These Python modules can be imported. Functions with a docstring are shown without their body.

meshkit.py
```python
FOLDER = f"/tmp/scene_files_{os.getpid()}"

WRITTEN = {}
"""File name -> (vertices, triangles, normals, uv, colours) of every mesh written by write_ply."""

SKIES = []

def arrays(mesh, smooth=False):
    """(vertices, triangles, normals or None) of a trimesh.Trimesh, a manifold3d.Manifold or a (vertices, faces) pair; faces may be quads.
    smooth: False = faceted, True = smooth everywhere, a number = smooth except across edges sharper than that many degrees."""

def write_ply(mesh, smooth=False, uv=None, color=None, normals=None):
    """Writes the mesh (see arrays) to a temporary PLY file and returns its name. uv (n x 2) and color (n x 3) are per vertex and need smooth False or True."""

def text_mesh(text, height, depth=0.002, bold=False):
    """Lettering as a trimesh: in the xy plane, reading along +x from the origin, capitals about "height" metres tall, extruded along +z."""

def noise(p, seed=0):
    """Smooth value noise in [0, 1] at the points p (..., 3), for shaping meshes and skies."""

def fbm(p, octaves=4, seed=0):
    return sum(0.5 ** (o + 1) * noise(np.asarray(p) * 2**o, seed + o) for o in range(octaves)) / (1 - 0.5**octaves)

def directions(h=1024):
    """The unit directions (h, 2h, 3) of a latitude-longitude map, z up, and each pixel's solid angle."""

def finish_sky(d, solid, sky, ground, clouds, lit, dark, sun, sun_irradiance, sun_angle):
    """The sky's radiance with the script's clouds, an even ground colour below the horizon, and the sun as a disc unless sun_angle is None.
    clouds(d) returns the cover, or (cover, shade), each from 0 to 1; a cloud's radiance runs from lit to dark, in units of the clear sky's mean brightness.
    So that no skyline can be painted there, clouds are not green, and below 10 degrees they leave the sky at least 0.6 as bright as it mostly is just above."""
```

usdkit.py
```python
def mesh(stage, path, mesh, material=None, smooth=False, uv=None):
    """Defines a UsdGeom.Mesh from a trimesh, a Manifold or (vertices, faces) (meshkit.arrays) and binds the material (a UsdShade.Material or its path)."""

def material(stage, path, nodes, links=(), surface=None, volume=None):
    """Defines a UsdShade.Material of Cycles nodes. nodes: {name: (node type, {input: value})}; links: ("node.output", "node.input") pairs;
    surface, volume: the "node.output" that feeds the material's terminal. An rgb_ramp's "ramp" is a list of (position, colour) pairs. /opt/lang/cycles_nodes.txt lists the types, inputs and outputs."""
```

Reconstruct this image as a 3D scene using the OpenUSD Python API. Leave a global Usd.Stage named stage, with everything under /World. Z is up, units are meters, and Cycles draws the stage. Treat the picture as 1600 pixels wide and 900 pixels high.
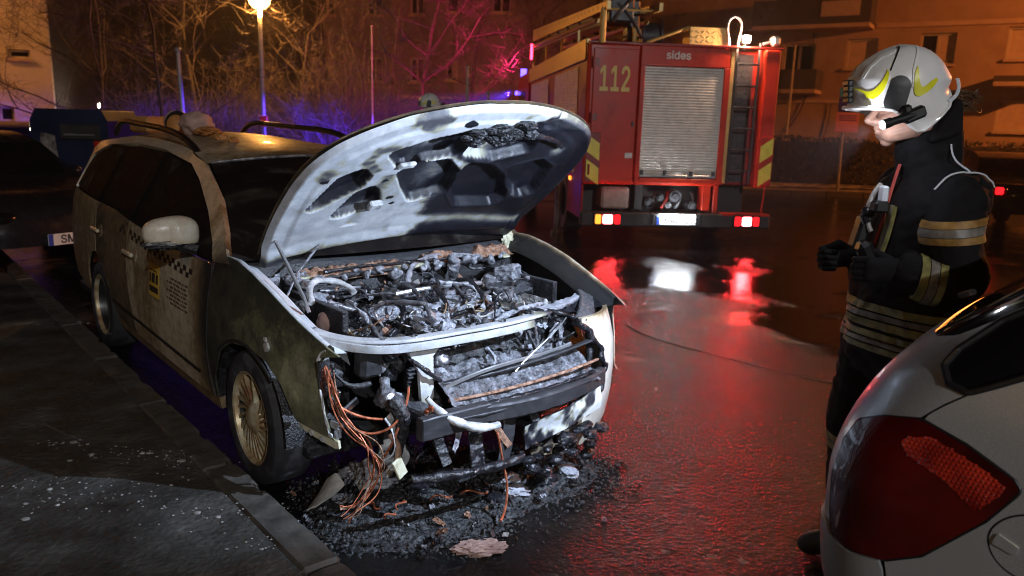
import math, random
import numpy as np, trimesh, shapely, manifold3d, usdkit, meshkit
from shapely.geometry import Polygon, Point, LineString
from scipy.spatial import Delaunay
from scipy.interpolate import PchipInterpolator, CubicSpline
from scipy.spatial.transform import Rotation as Rot
from pxr import Usd, UsdGeom, UsdLux, UsdShade, Gf, Sdf, Vt

stage = Usd.Stage.CreateInMemory()
W = UsdGeom.Xform.Define(stage, '/World')
stage.SetDefaultPrim(W.GetPrim())
UsdGeom.Scope.Define(stage, '/World/Looks')
RNG = np.random.default_rng(7)
random.seed(7)

# ------------------------------------------------------------------ camera
F_PX, CAM_H, PITCH, ROLL = 1220.0, 1.665, 11.8, 1.7
cam = UsdGeom.Camera.Define(stage, '/World/camera')
cam.CreateHorizontalApertureAttr(36.0)
cam.CreateVerticalApertureAttr(20.25)
cam.CreateFocalLengthAttr(F_PX / 1600 * 36.0)
cam.CreateClippingRangeAttr(Gf.Vec2f(0.05, 500))
cam.CreateExposureAttr(0.0)
cam.CreateFStopAttr(3.2)
cam.CreateFocusDistanceAttr(3.2)
cx = UsdGeom.Xformable(cam)
cx.AddTranslateOp().Set(Gf.Vec3d(0, 0, CAM_H))
cx.AddRotateXOp().Set(90 - PITCH)
cx.AddRotateZOp().Set(ROLL)

# ------------------------------------------------------------------ night sky
def light_xf(prim, pos, aim=None):
    """Puts a light at pos with its -z axis towards aim."""
    x = UsdGeom.Xformable(prim)
    pos = np.asarray(pos, float)
    if aim is None:
        x.AddTranslateOp().Set(Gf.Vec3d(*map(float, pos)))
        return
    z = pos - np.asarray(aim, float); z /= np.linalg.norm(z)
    up = np.array([0, 0, 1.0]) if abs(z[2]) < .95 else np.array([0, 1.0, 0])
    a = np.cross(up, z); a /= np.linalg.norm(a); b = np.cross(z, a)
    m = np.eye(4); m[0, :3], m[1, :3], m[2, :3], m[3, :3] = a, b, z, pos
    x.AddTransformOp().Set(Gf.Matrix4d(*m.ravel().tolist()))

def lamp(path, pos, color, intensity, radius=.03, aim=None, cone=None, soft=.3):
    l = UsdLux.SphereLight.Define(stage, path)
    l.CreateRadiusAttr(radius); l.CreateColorAttr(Gf.Vec3f(*color)); l.CreateIntensityAttr(intensity)
    l.CreateNormalizeAttr(True)
    if cone:
        s = UsdLux.ShapingAPI.Apply(l.GetPrim())
        s.CreateShapingConeAngleAttr(cone); s.CreateShapingConeSoftnessAttr(soft)
    light_xf(l, pos, aim)
    return l

usdkit.material(stage, '/World/Looks/night_sky', {
    's': ('sky_texture', {'sky_type': 'single_scattering', 'sun_disc': False, 'sun_elevation': 0.02, 'sun_rotation': 2.6}),
    'm': ('mix', {'mix_type': 'multiply', 'fac': 1.0, 'color2': (1.0, .62, .62)}),
    'b': ('background_shader', {'strength': 0.00004})},
    [('s.color', 'm.color1'), ('m.color', 'b.color')], surface='b.background')
dome = UsdLux.DomeLight.Define(stage, '/World/sky')
dome.CreateIntensityAttr(1.0)
UsdShade.MaterialBindingAPI.Apply(dome.GetPrim()).Bind(UsdShade.Material.Get(stage, '/World/Looks/night_sky'))
dome.GetPrim().SetCustomDataByKey('kind', 'structure')

# ------------------------------------------------------------------ names, things, parts
TORCH_I, SODIUM = 122.0, 270
USED = {}
def numbered(path):
    if path not in USED:
        USED[path] = 0
        return path
    USED[path] += 1
    return '%s_%03d' % (path, USED[path])

def data(prim, label=None, cat=None, group=None, kind=None):
    for k, v in (('label', label), ('category', cat), ('group', group), ('kind', kind)):
        if v:
            prim.SetCustomDataByKey(k, v)

def thing(name, label, cat, pos=(0, 0, 0), rz=0, group=None, kind=None):
    p = numbered('/World/' + name)
    x = UsdGeom.Xform.Define(stage, p)
    x.AddTranslateOp().Set(Gf.Vec3d(*map(float, pos))); x.AddRotateZOp().Set(float(rz))
    data(x.GetPrim(), label, cat, group, kind)
    return p

def part(parent, name, mesh, mat, smooth=30, label=None, attr=None, kind=None):
    p = numbered(parent + '/' + name)
    if attr is not None:
        smooth = True
    elif parent == globals().get('ROUGH_IN') and mat in ROUGHEN:
        mesh = roughen(mesh, ROUGHEN[mat], len(USED) % 97)
        smooth = 50
    m = usdkit.mesh(stage, p, mesh, M[mat] if isinstance(mat, str) else mat, smooth)
    if attr is not None:
        UsdGeom.PrimvarsAPI(m).CreatePrimvar('soot', Sdf.ValueTypeNames.FloatArray, 'vertex').Set(Vt.FloatArray.FromNumpy(np.asarray(attr, np.float32)))
    data(m.GetPrim(), label, kind=kind)
    return p

def solo(name, mesh, mat, label=None, cat=None, group=None, kind=None, smooth=30):
    p = part('/World', name, mesh, mat, smooth)
    data(stage.GetPrimAtPath(p), label, cat, group, kind)
    return p

def copy_of(src, name, label, pos, rz, cat=None, group=None):
    p = numbered('/World/' + name)
    x = UsdGeom.Xform.Define(stage, p)
    x.GetPrim().GetReferences().AddInternalReference(src)
    x.GetPrim().SetInstanceable(True)
    ops = UsdGeom.Xformable(x.GetPrim())
    ops.ClearXformOpOrder()
    ops.AddTranslateOp().Set(Gf.Vec3d(*map(float, pos))); ops.AddRotateZOp().Set(float(rz))
    data(x.GetPrim(), label, cat, group)
    return p

# ------------------------------------------------------------------ materials
M = {}
def pbr(name, cols, scale=8, detail=5, rough=(.4, .6), metal=0, bump=0, bscale=None, bdist=.01, stretch=None, coat=0, dist=0, emis=None, noise_rough=.6, dust=None, space='object', spec=.5):
    """Noise-varied surface. cols: ramp stops; dust: (colour, amount) ash settled on what faces up."""
    N = {'tc': ('texture_coordinate', {}) if space == 'object' else ('geometry', {}),
         'mp': ('mapping', {'scale': stretch or (1, 1, 1)}),
         'n': ('noise_texture', {'scale': scale, 'detail': detail, 'roughness': noise_rough, 'distortion': dist}),
         'r': ('rgb_ramp', {'ramp': cols}),
         'rr': ('map_range', {'from_min': .3, 'from_max': .7, 'to_min': rough[0], 'to_max': rough[1], 'clamp': True}),
         'p': ('principled_bsdf', {'metallic': metal, 'coat_weight': coat, 'specular_ior_level': spec})}
    src = 'tc.object' if space == 'object' else 'tc.position'
    L = [(src, 'mp.vector'), ('mp.vector', 'n.vector'), ('n.fac', 'r.fac'), ('n.fac', 'rr.value'), ('rr.result', 'p.roughness')]
    if dust:
        N.update({'g': ('geometry', {}), 'sx': ('separate_xyz', {}), 'dn': ('noise_texture', {'scale': scale * 2.3, 'detail': 4}),
                  'da': ('math', {'math_type': 'multiply_add', 'value2': .9, 'value3': -.45}),
                  'ds': ('math', {'math_type': 'add'}),
                  'dr': ('map_range', {'from_min': .35, 'from_max': .95, 'to_min': 0, 'to_max': dust[1], 'clamp': True}),
                  'dm': ('mix', {'color2': dust[0]})})
        L += [('g.normal', 'sx.vector'), ('mp.vector', 'dn.vector'), ('dn.fac', 'da.value1'), ('sx.z', 'ds.value1'), ('da.value', 'ds.value2'),
              ('ds.value', 'dr.value'), ('dr.result', 'dm.fac'), ('r.color', 'dm.color1'), ('dm.color', 'p.base_color')]
    else:
        L += [('r.color', 'p.base_color')]
    if bump:
        N['bn'] = ('noise_texture', {'scale': bscale or scale * 4, 'detail': 4})
        N['b'] = ('bump', {'strength': bump, 'distance': bdist})
        L += [('mp.vector', 'bn.vector'), ('bn.fac', 'b.height'), ('b.normal', 'p.normal')]
    if emis:
        N['p'][1].update({'emission_color': emis[0], 'emission_strength': emis[1]})
    M[name] = usdkit.material(stage, '/World/Looks/' + name, N, L, surface='p.BSDF')

def plain(name, c, rough=.5, metal=0, var=.12, **k):
    c = np.asarray(c, float)
    pbr(name, [(.3, tuple(c * (1 - var))), (.7, tuple(np.minimum(c * (1 + var), 1)))], rough=(max(rough - .08, .02), min(rough + .1, 1)), metal=metal, **k)

def sooty(name, stops, rough=(.3, .85), k=.55, scale=14, bump=.15, metal=0, coat=0, spec=.5):
    """Paint whose burning (the mesh's soot value plus noise) runs along the stops from clean to black."""
    M[name] = usdkit.material(stage, '/World/Looks/' + name, {
        'a': ('attribute', {'attribute': 'soot'}), 'tc': ('texture_coordinate', {}),
        'n': ('noise_texture', {'scale': scale, 'detail': 8, 'roughness': .68, 'distortion': .4}),
        'n2': ('noise_texture', {'scale': scale * 7, 'detail': 5, 'roughness': .7}),
        'k': ('math', {'math_type': 'multiply_add', 'value2': k, 'value3': -k / 2}),
        'k2': ('math', {'math_type': 'multiply_add', 'value2': k * .5, 'value3': -k / 4}),
        's': ('math', {'math_type': 'add'}), 's2': ('math', {'math_type': 'add', 'use_clamp': True}),
        'r': ('rgb_ramp', {'ramp': stops}),
        'rr': ('map_range', {'from_min': 0, 'from_max': 1, 'to_min': rough[0], 'to_max': rough[1], 'clamp': True}),
        'b': ('bump', {'strength': bump, 'distance': .004}),
        'p': ('principled_bsdf', {'metallic': metal, 'coat_weight': coat, 'specular_ior_level': spec})},
        [('tc.object', 'n.vector'), ('tc.object', 'n2.vector'), ('n.fac', 'k.value1'), ('n2.fac', 'k2.value1'), ('a.fac', 's.value1'), ('k.value', 's.value2'),
         ('s.value', 's2.value1'), ('k2.value', 's2.value2'), ('s2.value', 'r.fac'), ('s2.value', 'rr.value'), ('r.color', 'p.base_color'), ('rr.result', 'p.roughness'),
         ('n2.fac', 'b.height'), ('b.normal', 'p.normal')], surface='p.BSDF')

def glow(name, c, strength):
    M[name] = usdkit.material(stage, '/World/Looks/' + name, {'e': ('emission', {'color': c, 'strength': strength})}, [], surface='e.emission')

# burnt car
PAINT = [(0, (.76, .74, .66)), (.20, (.56, .49, .36)), (.36, (.24, .17, .09)), (.52, (.10, .075, .05)), (.7, (.025, .023, .02)), (1, (.010, .010, .011))]
sooty('taxi_paint', PAINT, rough=(.28, .75), coat=.15)
sooty('fender_scorch', [(0, (.70, .68, .50)), (.2, (.40, .40, .26)), (.4, (.20, .205, .12)), (.6, (.07, .072, .05)), (1, (.012, .013, .014))], rough=(.2, .5), k=.8, scale=9, bump=.12)
sooty('bare_ash_metal', [(0, (.66, .675, .69)), (.14, (.52, .535, .55)), (.26, (.40, .42, .45)), (.36, (.34, .33, .24)), (.44, (.22, .215, .17)), (.55, (.10, .10, .11)), (.75, (.020, .021, .027)), (1, (.008, .008, .012))], rough=(.6, .36), k=.5, scale=16, bump=.3, spec=.28)
ASH = (.34, .35, .38)
pbr('char', [(.35, (.005, .005, .006)), (.58, (.018, .018, .021)), (.72, (.10, .10, .115))], scale=26, detail=8, noise_rough=.7, rough=(.22, .65), bump=.9, bscale=110, bdist=.006, dust=(ASH, .22))
pbr('char_wet', [(.3, (.006, .006, .008)), (.65, (.022, .022, .026))], scale=26, rough=(.10, .35), bump=.8, bscale=110, bdist=.006)
pbr('ashy', [(.30, (.010, .010, .012)), (.42, (.05, .05, .058)), (.54, (.22, .23, .26)), (.68, (.58, .60, .66))], scale=30, detail=8, noise_rough=.7, rough=(.3, .75), bump=.9, bscale=110, bdist=.006, dust=((.44, .46, .52), .7))
pbr('shelf_ash', [(.32, (.012, .012, .014)), (.46, (.06, .06, .068)), (.58, (.18, .185, .21)), (.72, (.42, .43, .47))], scale=24, detail=9, noise_rough=.75, rough=(.3, .8), bump=.9, bscale=90, bdist=.008)
pbr('ash_white', [(.3, (.16, .165, .17)), (.5, (.46, .47, .48)), (.7, (.72, .73, .74))], scale=20, rough=(.4, .8), bump=.35, bdist=.004)
pbr('aluminium_burnt', [(.3, (.05, .05, .055)), (.5, (.22, .22, .24)), (.7, (.5, .5, .53))], scale=20, rough=(.25, .55), metal=.6, bump=.5, bdist=.005)
pbr('primer_yellow', [(.3, (.20, .19, .12)), (.5, (.60, .58, .40)), (.7, (.78, .78, .66))], scale=12, rough=(.4, .7), bump=.1)
pbr('rust_flakes', [(.3, (.06, .03, .02)), (.5, (.30, .16, .10)), (.7, (.55, .36, .27))], scale=40, rough=(.7, .95), bump=.8, bdist=.008)
pbr('copper_wire', [(.3, (.20, .05, .025)), (.6, (.62, .20, .10)), (.8, (.75, .36, .22))], scale=40, rough=(.35, .6), metal=.5)
pbr('rubble', [(.3, (.006, .006, .007)), (.5, (.026, .027, .029)), (.62, (.09, .095, .10)), (.76, (.36, .37, .38))], scale=42, detail=8, noise_rough=.75, rough=(.25, .8), bump=.7, bdist=.006)
pbr('soot_glass', [(.35, (.005, .004, .005)), (.56, (.014, .011, .010)), (.66, (.05, .045, .04)), (.74, (.10, .10, .095))], scale=3.2, rough=(.62, .9), dist=.8, spec=.05)
plain('window_trim', (.008, .008, .008), .85, spec=.1)
plain('trim_black', (.012, .012, .013), .35)
plain('rubber', (.022, .023, .026), .62, bump=.3, bscale=60, bdist=.002)
pbr('tyre_scorched', [(.35, (.012, .012, .014)), (.55, (.03, .031, .037)), (.68, (.085, .09, .11))], scale=7, rough=(.55, .85), bump=.4, bscale=70, bdist=.003)
pbr('hubcap', [(.35, (.30, .15, .08)), (.5, (.48, .38, .22)), (.65, (.70, .68, .52))], scale=9, rough=(.3, .5), metal=.35, bump=.1)
plain('decal_dark', (.035, .025, .018), .5)
plain('decal_yellow', (.62, .40, .06), .45, var=.25)
plain('decal_text', (.14, .11, .08), .6)
plain('chrome', (.55, .56, .58), .2, metal=1)
# truck
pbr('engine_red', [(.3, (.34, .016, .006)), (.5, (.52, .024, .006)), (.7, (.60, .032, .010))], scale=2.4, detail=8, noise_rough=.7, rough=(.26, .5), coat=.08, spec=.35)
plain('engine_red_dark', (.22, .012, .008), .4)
plain('shutter_metal', (.70, .64, .58), .35, metal=.25, var=.06)
plain('lamplit_yellow', (.60, .40, .14), .4, metal=.3)  # orange lamplight painted into the metal of ladder and roof fittings
plain('steel_dark', (.05, .05, .055), .45, metal=.4)
plain('steel_light', (.45, .45, .46), .35, metal=.7)
plain('chassis', (.03, .026, .026), .6, bump=.3)
plain('lettering_yellow', (.78, .58, .16), .5)
plain('lettering_white', (.66, .62, .58), .5)
plain('reflective_yellow', (.85, .74, .10), .3)
plain('plate_white', (.78, .78, .76), .4)
plain('plate_blue', (.02, .06, .40), .4)
plain('plate_black', (.02, .02, .02), .5)
glow('tail_red', (1, .010, .014), 2.6)
glow('tail_core', (1, .04, .045), 215.0)
glow('work_white', (1, .82, .58), 160.0)
glow('plate_lamp', (.9, .95, 1), 130.0)
glow('amber_glow', (1, .30, .03), 2.6)
glow('sodium_lamp', (1, .45, .09), 26.0)
glow('torch_lens', (.75, .88, 1), 60.0)
glow('blue_beacon', (.10, .06, 1), 7.0)
glow('red_beacon', (1, .03, .08), 12.0)
glow('lit_window', (1, .72, .40), 1.2)
# firefighter
pbr('turnout_cloth', [(.35, (.003, .003, .004)), (.65, (.009, .009, .011))], scale=30, spec=.2, rough=(.75, .95), bump=.4, bscale=300, bdist=.001)
pbr('skin', [(.35, (.50, .28, .21)), (.65, (.60, .36, .27))], scale=18, rough=(.4, .55), bump=.1, bscale=160, bdist=.001)
plain('helmet_shell', (.80, .80, .79), .38, coat=.15, var=.03)
plain('helmet_lamplit', (.58, .40, .30), .25, coat=.4, var=.05)  # white shell with orange street light mixed into its colour; bound to nothing
plain('helmet_yellow', (.80, .78, .02), .35, var=.1)
plain('helmet_black', (.008, .008, .009), .5, bump=.2, bscale=80, bdist=.002)
plain('piping', (.62, .66, .72), .35)
pbr('band_yellow', [(.35, (.11, .10, .03)), (.65, (.25, .23, .07))], scale=25, rough=(.4, .6))
pbr('band_silver', [(.35, (.11, .095, .08)), (.65, (.20, .18, .15))], scale=25, rough=(.3, .5))
pbr('band_amber', [(.35, (.22, .11, .025)), (.65, (.40, .23, .06))], scale=25, rough=(.4, .6))
pbr('hair', [(.35, (.03, .018, .010)), (.65, (.16, .085, .04))], scale=60, rough=(.4, .6), stretch=(1, 6, 6))
plain('strap_red', (.40, .06, .05), .6)
# silver car
plain('silver_paint', (.56, .58, .59), .32, metal=.55, coat=.5, var=.05, scale=500)
M['tail_lens'] = usdkit.material(stage, '/World/Looks/tail_lens', {
    'tc': ('texture_coordinate', {}), 'v': ('voronoi_texture', {'scale': 150, 'randomness': .08}),
    'b': ('bump', {'strength': .35, 'distance': .003}), 'n': ('noise_texture', {'scale': 5, 'detail': 2}),
    'r': ('rgb_ramp', {'ramp': [(.3, (.030, .0015, .0015)), (.7, (.12, .004, .003))]}),
    'p': ('principled_bsdf', {'roughness': .12, 'coat_weight': 1.0, 'coat_roughness': .04})},
    [('tc.object', 'v.vector'), ('v.distance', 'b.height'), ('b.normal', 'p.normal'), ('tc.object', 'n.vector'), ('n.fac', 'r.fac'), ('r.color', 'p.base_color')], surface='p.BSDF')
pbr('tail_reflector', [(.35, (.16, .006, .004)), (.65, (.62, .04, .015))], scale=7, rough=(.15, .3), coat=.6)
plain('dark_paint', (.012, .013, .018), .22, coat=.5)
plain('dark_glass', (.006, .006, .008), .06)
# place
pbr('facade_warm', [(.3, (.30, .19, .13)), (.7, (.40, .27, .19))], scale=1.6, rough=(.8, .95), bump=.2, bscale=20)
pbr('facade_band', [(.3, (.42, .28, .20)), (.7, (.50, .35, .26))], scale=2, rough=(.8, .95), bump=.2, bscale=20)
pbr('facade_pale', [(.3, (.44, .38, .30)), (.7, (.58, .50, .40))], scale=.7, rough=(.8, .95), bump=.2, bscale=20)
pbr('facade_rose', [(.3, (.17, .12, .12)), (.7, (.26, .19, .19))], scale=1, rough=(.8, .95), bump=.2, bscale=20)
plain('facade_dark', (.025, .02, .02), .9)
plain('window_dark', (.010, .010, .014), .12)
plain('window_frame', (.42, .36, .30), .6)
plain('blind', (.46, .33, .25), .75)
plain('balcony_dark', (.06, .045, .04), .8)
pbr('bark', [(.3, (.035, .026, .022)), (.7, (.10, .075, .06))], scale=9, rough=(.8, .95), bump=.4)
pbr('twig', [(.3, (.05, .036, .032)), (.7, (.13, .095, .08))], scale=9, rough=(.7, .9))
pbr('hedge_leaf', [(.3, (.02, .022, .012)), (.7, (.06, .055, .03))], scale=9, rough=(.6, .8))
plain('post_metal', (.34, .33, .32), .45, metal=.3)
plain('sign_blue', (.03, .32, .85), .4)
plain('sign_navy', (.03, .03, .45), .4)
plain('sign_pink', (.62, .22, .36), .5)
plain('container_blue', (.006, .016, .05), .4, scale=3, var=.3)
pbr('poster_torn', [(.35, (.07, .055, .05)), (.6, (.36, .31, .28))], scale=9, rough=(.7, .9))
pbr('kerb_concrete', [(.3, (.040, .037, .032)), (.7, (.10, .092, .08))], scale=12, rough=(.45, .8), bump=.5, bscale=60, bdist=.004)
pbr('slush', [(.35, (.16, .15, .14)), (.6, (.42, .40, .38)), (.75, (.6, .58, .56))], scale=25, rough=(.4, .7), bump=.5)
pbr('melted_plastic', [(.35, (.30, .30, .28)), (.65, (.55, .55, .52))], scale=14, rough=(.4, .6), bump=.3)
pbr('debris_orange', [(.35, (.35, .14, .04)), (.65, (.60, .28, .08))], scale=9, rough=(.5, .8))
pbr('debris_pink', [(.35, (.32, .20, .17)), (.65, (.50, .34, .29))], scale=9, rough=(.5, .8))
plain('dark_line', (.004, .004, .004), .7)  # near-black of the thin strip on the road

# wet asphalt: coarse grains; the water lies smooth where the low noise dips, most of all farther up the road
M['wet_asphalt'] = usdkit.material(stage, '/World/Looks/wet_asphalt', {
    'g': ('geometry', {}), 'pn': ('noise_texture', {'scale': .5, 'detail': 5, 'roughness': .6, 'distortion': .4}),
    'sx': ('separate_xyz', {}), 'fy': ('map_range', {'from_min': 5.0, 'from_max': 8.5, 'to_min': -.03, 'to_max': .20, 'clamp': True}),
    'pa': ('math', {'math_type': 'add'}),
    'pm': ('map_range', {'range_type': 'smoothstep', 'from_min': .54, 'from_max': .68, 'to_min': 0, 'to_max': 1, 'clamp': True}),
    'fn': ('noise_texture', {'scale': 34, 'detail': 5, 'roughness': .7}), 'mn': ('noise_texture', {'scale': 7, 'detail': 6, 'roughness': .65}),
    'vo': ('voronoi_texture', {'scale': 42}),
    'hm': ('math', {'math_type': 'multiply'}), 'ip': ('math', {'math_type': 'subtract', 'value1': 1.12}),
    'ha': ('math', {'math_type': 'add'}), 'h2': ('math', {'math_type': 'multiply', 'value2': .7}),
    'hb': ('math', {'math_type': 'multiply_add', 'value2': 1.6}),
    'b': ('bump', {'strength': 1.0, 'distance': .012}),
    'r': ('rgb_ramp', {'ramp': [(.3, (.003, .0028, .0028)), (.55, (.006, .0057, .0057)), (.75, (.014, .013, .0125))]}),
    'rr': ('map_range', {'from_min': 0, 'from_max': 1, 'to_min': .16, 'to_max': .09, 'clamp': True}),
    'p': ('principled_bsdf', {'specular_ior_level': .55})},
    [('g.position', 'pn.vector'), ('g.position', 'sx.vector'), ('sx.y', 'fy.value'), ('pn.fac', 'pa.value1'), ('fy.result', 'pa.value2'), ('pa.value', 'pm.value'),
     ('g.position', 'fn.vector'), ('g.position', 'mn.vector'), ('g.position', 'vo.vector'), ('mn.fac', 'r.fac'), ('r.color', 'p.base_color'),
     ('vo.distance', 'h2.value1'), ('fn.fac', 'ha.value1'), ('h2.value', 'ha.value2'), ('mn.fac', 'hb.value1'), ('ha.value', 'hb.value3'), ('pm.result', 'ip.value2'), ('hb.value', 'hm.value1'), ('ip.value', 'hm.value2'),
     ('hm.value', 'b.height'), ('b.normal', 'p.normal'), ('pm.result', 'rr.value'), ('rr.result', 'p.roughness')], surface='p.BSDF')
pbr('pavement_asphalt', [(.32, (.014, .013, .012)), (.5, (.045, .043, .038)), (.62, (.085, .082, .074)), (.72, (.20, .195, .18))], scale=2.6, detail=9, noise_rough=.72, rough=(.42, .85), bump=1.0, bscale=38, bdist=.012, space='world')
pbr('far_pavement', [(.35, (.14, .12, .11)), (.55, (.28, .25, .24)), (.68, (.52, .48, .47))], scale=3, rough=(.4, .8), bump=.4, bscale=30, space='world')
pbr('soil', [(.38, (.04, .035, .03)), (.52, (.20, .18, .17)), (.66, (.52, .49, .48))], scale=3, rough=(.8, .95), bump=.6, bscale=20, space='world')

# ------------------------------------------------------------------ shapes
ROUGHEN = {'ashy': .010, 'char': .010, 'char_wet': .009, 'aluminium_burnt': .006, 'ash_white': .006, 'steel_dark': .004}
def roughen(m, amp, seed):
    """Pits and swells a burnt piece."""
    m = trimesh.Trimesh(m.vertices, m.faces, process=True)
    ext = m.extents.max()
    e = max(.014, ext / 45)
    if len(m.faces) < 3000:
        v, f = trimesh.remesh.subdivide_to_size(m.vertices, m.faces, e, max_iter=8)
        m = trimesh.Trimesh(v, f, process=True)
    n = m.vertex_normals
    d = (meshkit.fbm(m.vertices * 38 + seed * 3.7, 4, seed) - .5) * 2 * amp + (meshkit.noise(m.vertices * 16 + seed, seed) - .5) * amp
    m.vertices = m.vertices + n * d[:, None]
    return m

def cat(*ms):
    return trimesh.util.concatenate([m for m in ms if m is not None])

def tf(m, pos=(0, 0, 0), rot=None):
    m = m.copy()
    if rot is not None:
        m.vertices = Rot.from_euler('xyz', rot, degrees=True).apply(m.vertices)
    m.vertices = m.vertices + np.asarray(pos, float)
    return m

def cbox(sx, sy, sz, ch=.004, pos=(0, 0, 0), rot=None):
    """A box with chamfered edges, centred."""
    h = np.array([sx, sy, sz]) / 2
    ch = min(ch, h.min() * .9)
    if ch <= 0:
        return tf(trimesh.creation.box((sx, sy, sz)), pos, rot)
    pts = []
    for s in np.ndindex(2, 2, 2):
        sg = np.array(s) * 2 - 1
        for k in range(3):
            d = h - ch; d[k] = h[k]
            pts.append(sg * d)
    return tf(trimesh.convex.convex_hull(np.array(pts)), pos, rot)

def span(a, b, ch=.003):
    """A box between two corners."""
    a, b = np.minimum(a, b), np.maximum(a, b)
    return cbox(*(b - a), ch=ch, pos=(np.asarray(a) + b) / 2)

def tube(pts, r, sides=8, n=None, closed_ends=True):
    """A pipe along a smooth curve through the points; r one radius or one per point."""
    p = np.asarray(pts, float)
    if n and len(p) > 2:
        t = np.r_[0, np.cumsum(np.linalg.norm(np.diff(p, axis=0), axis=1))]
        q = np.linspace(0, t[-1], n)
        rr = np.interp(q, t, np.broadcast_to(r, len(p)))
        p = CubicSpline(t, p)(q)
    else:
        rr = np.broadcast_to(r, len(p)).astype(float)
    tg = np.gradient(p, axis=0); tg /= np.linalg.norm(tg, axis=1, keepdims=True) + 1e-12
    a = np.zeros_like(p)
    v = np.cross(tg[0], [0, 0, 1.0] if abs(tg[0][2]) < .9 else [1.0, 0, 0]); v /= np.linalg.norm(v)
    for i in range(len(p)):
        v = v - tg[i] * (v @ tg[i]); v /= np.linalg.norm(v) + 1e-12
        a[i] = v
    b = np.cross(tg, a); th = np.arange(sides) * 2 * np.pi / sides
    V = p[:, None] + rr[:, None, None] * (np.cos(th)[None, :, None] * a[:, None] + np.sin(th)[None, :, None] * b[:, None])
    i, j = np.meshgrid(np.arange(len(p) - 1), np.arange(sides), indexing='ij')
    q = np.stack([i * sides + j, i * sides + (j + 1) % sides, (i + 1) * sides + (j + 1) % sides, (i + 1) * sides + j], -1).reshape(-1, 4)
    V = V.reshape(-1, 3); Fc = np.vstack([q[:, [0, 1, 2]], q[:, [0, 2, 3]]])
    if closed_ends:
        n0 = len(V); V = np.vstack([V, p[0], p[-1]])
        e = (len(p) - 1) * sides
        k = np.arange(sides); k1 = (k + 1) % sides
        Fc = np.vstack([Fc, np.stack([np.full(sides, n0), k1, k], 1), np.stack([np.full(sides, n0 + 1), e + k, e + k1], 1)])
    return trimesh.Trimesh(V, Fc, process=False)

def lathe(prof, n=32, axis='z'):
    m = trimesh.creation.revolve(np.asarray(prof, float), sections=n)
    if axis == 'y':
        m.vertices = m.vertices[:, [0, 2, 1]] * [1, 1, 1]; m.invert()
    if axis == 'x':
        m.vertices = m.vertices[:, [2, 0, 1]]
    return m

def cyl(r, a, b, n=16):
    return tube([a, b], r, sides=n)

def extrude(poly, h, pos=(0, 0, 0), rot=None):
    ps = getattr(poly, 'geoms', [poly])
    return tf(cat(*[trimesh.creation.extrude_polygon(p, h, engine='earcut') for p in ps]), pos, rot)

def upright(poly, depth):
    """A polygon in (x, z) made a slab from y=0 to y=depth."""
    m = extrude(poly, depth)
    m.vertices = np.column_stack([m.vertices[:, 0], m.vertices[:, 2], m.vertices[:, 1]])
    m.invert()
    return m

def blob(r, rough=.25, freq=3.0, seed=0, sub=3, squash=(1, 1, 1)):
    m = trimesh.creation.icosphere(sub, 1.0)
    v = m.vertices
    d = 1 + rough * 2 * (meshkit.fbm(v * freq + seed * 7.3 + 50, 4, seed) - .5)
    m.vertices = v * d[:, None] * r * np.asarray(squash)
    return m

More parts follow.
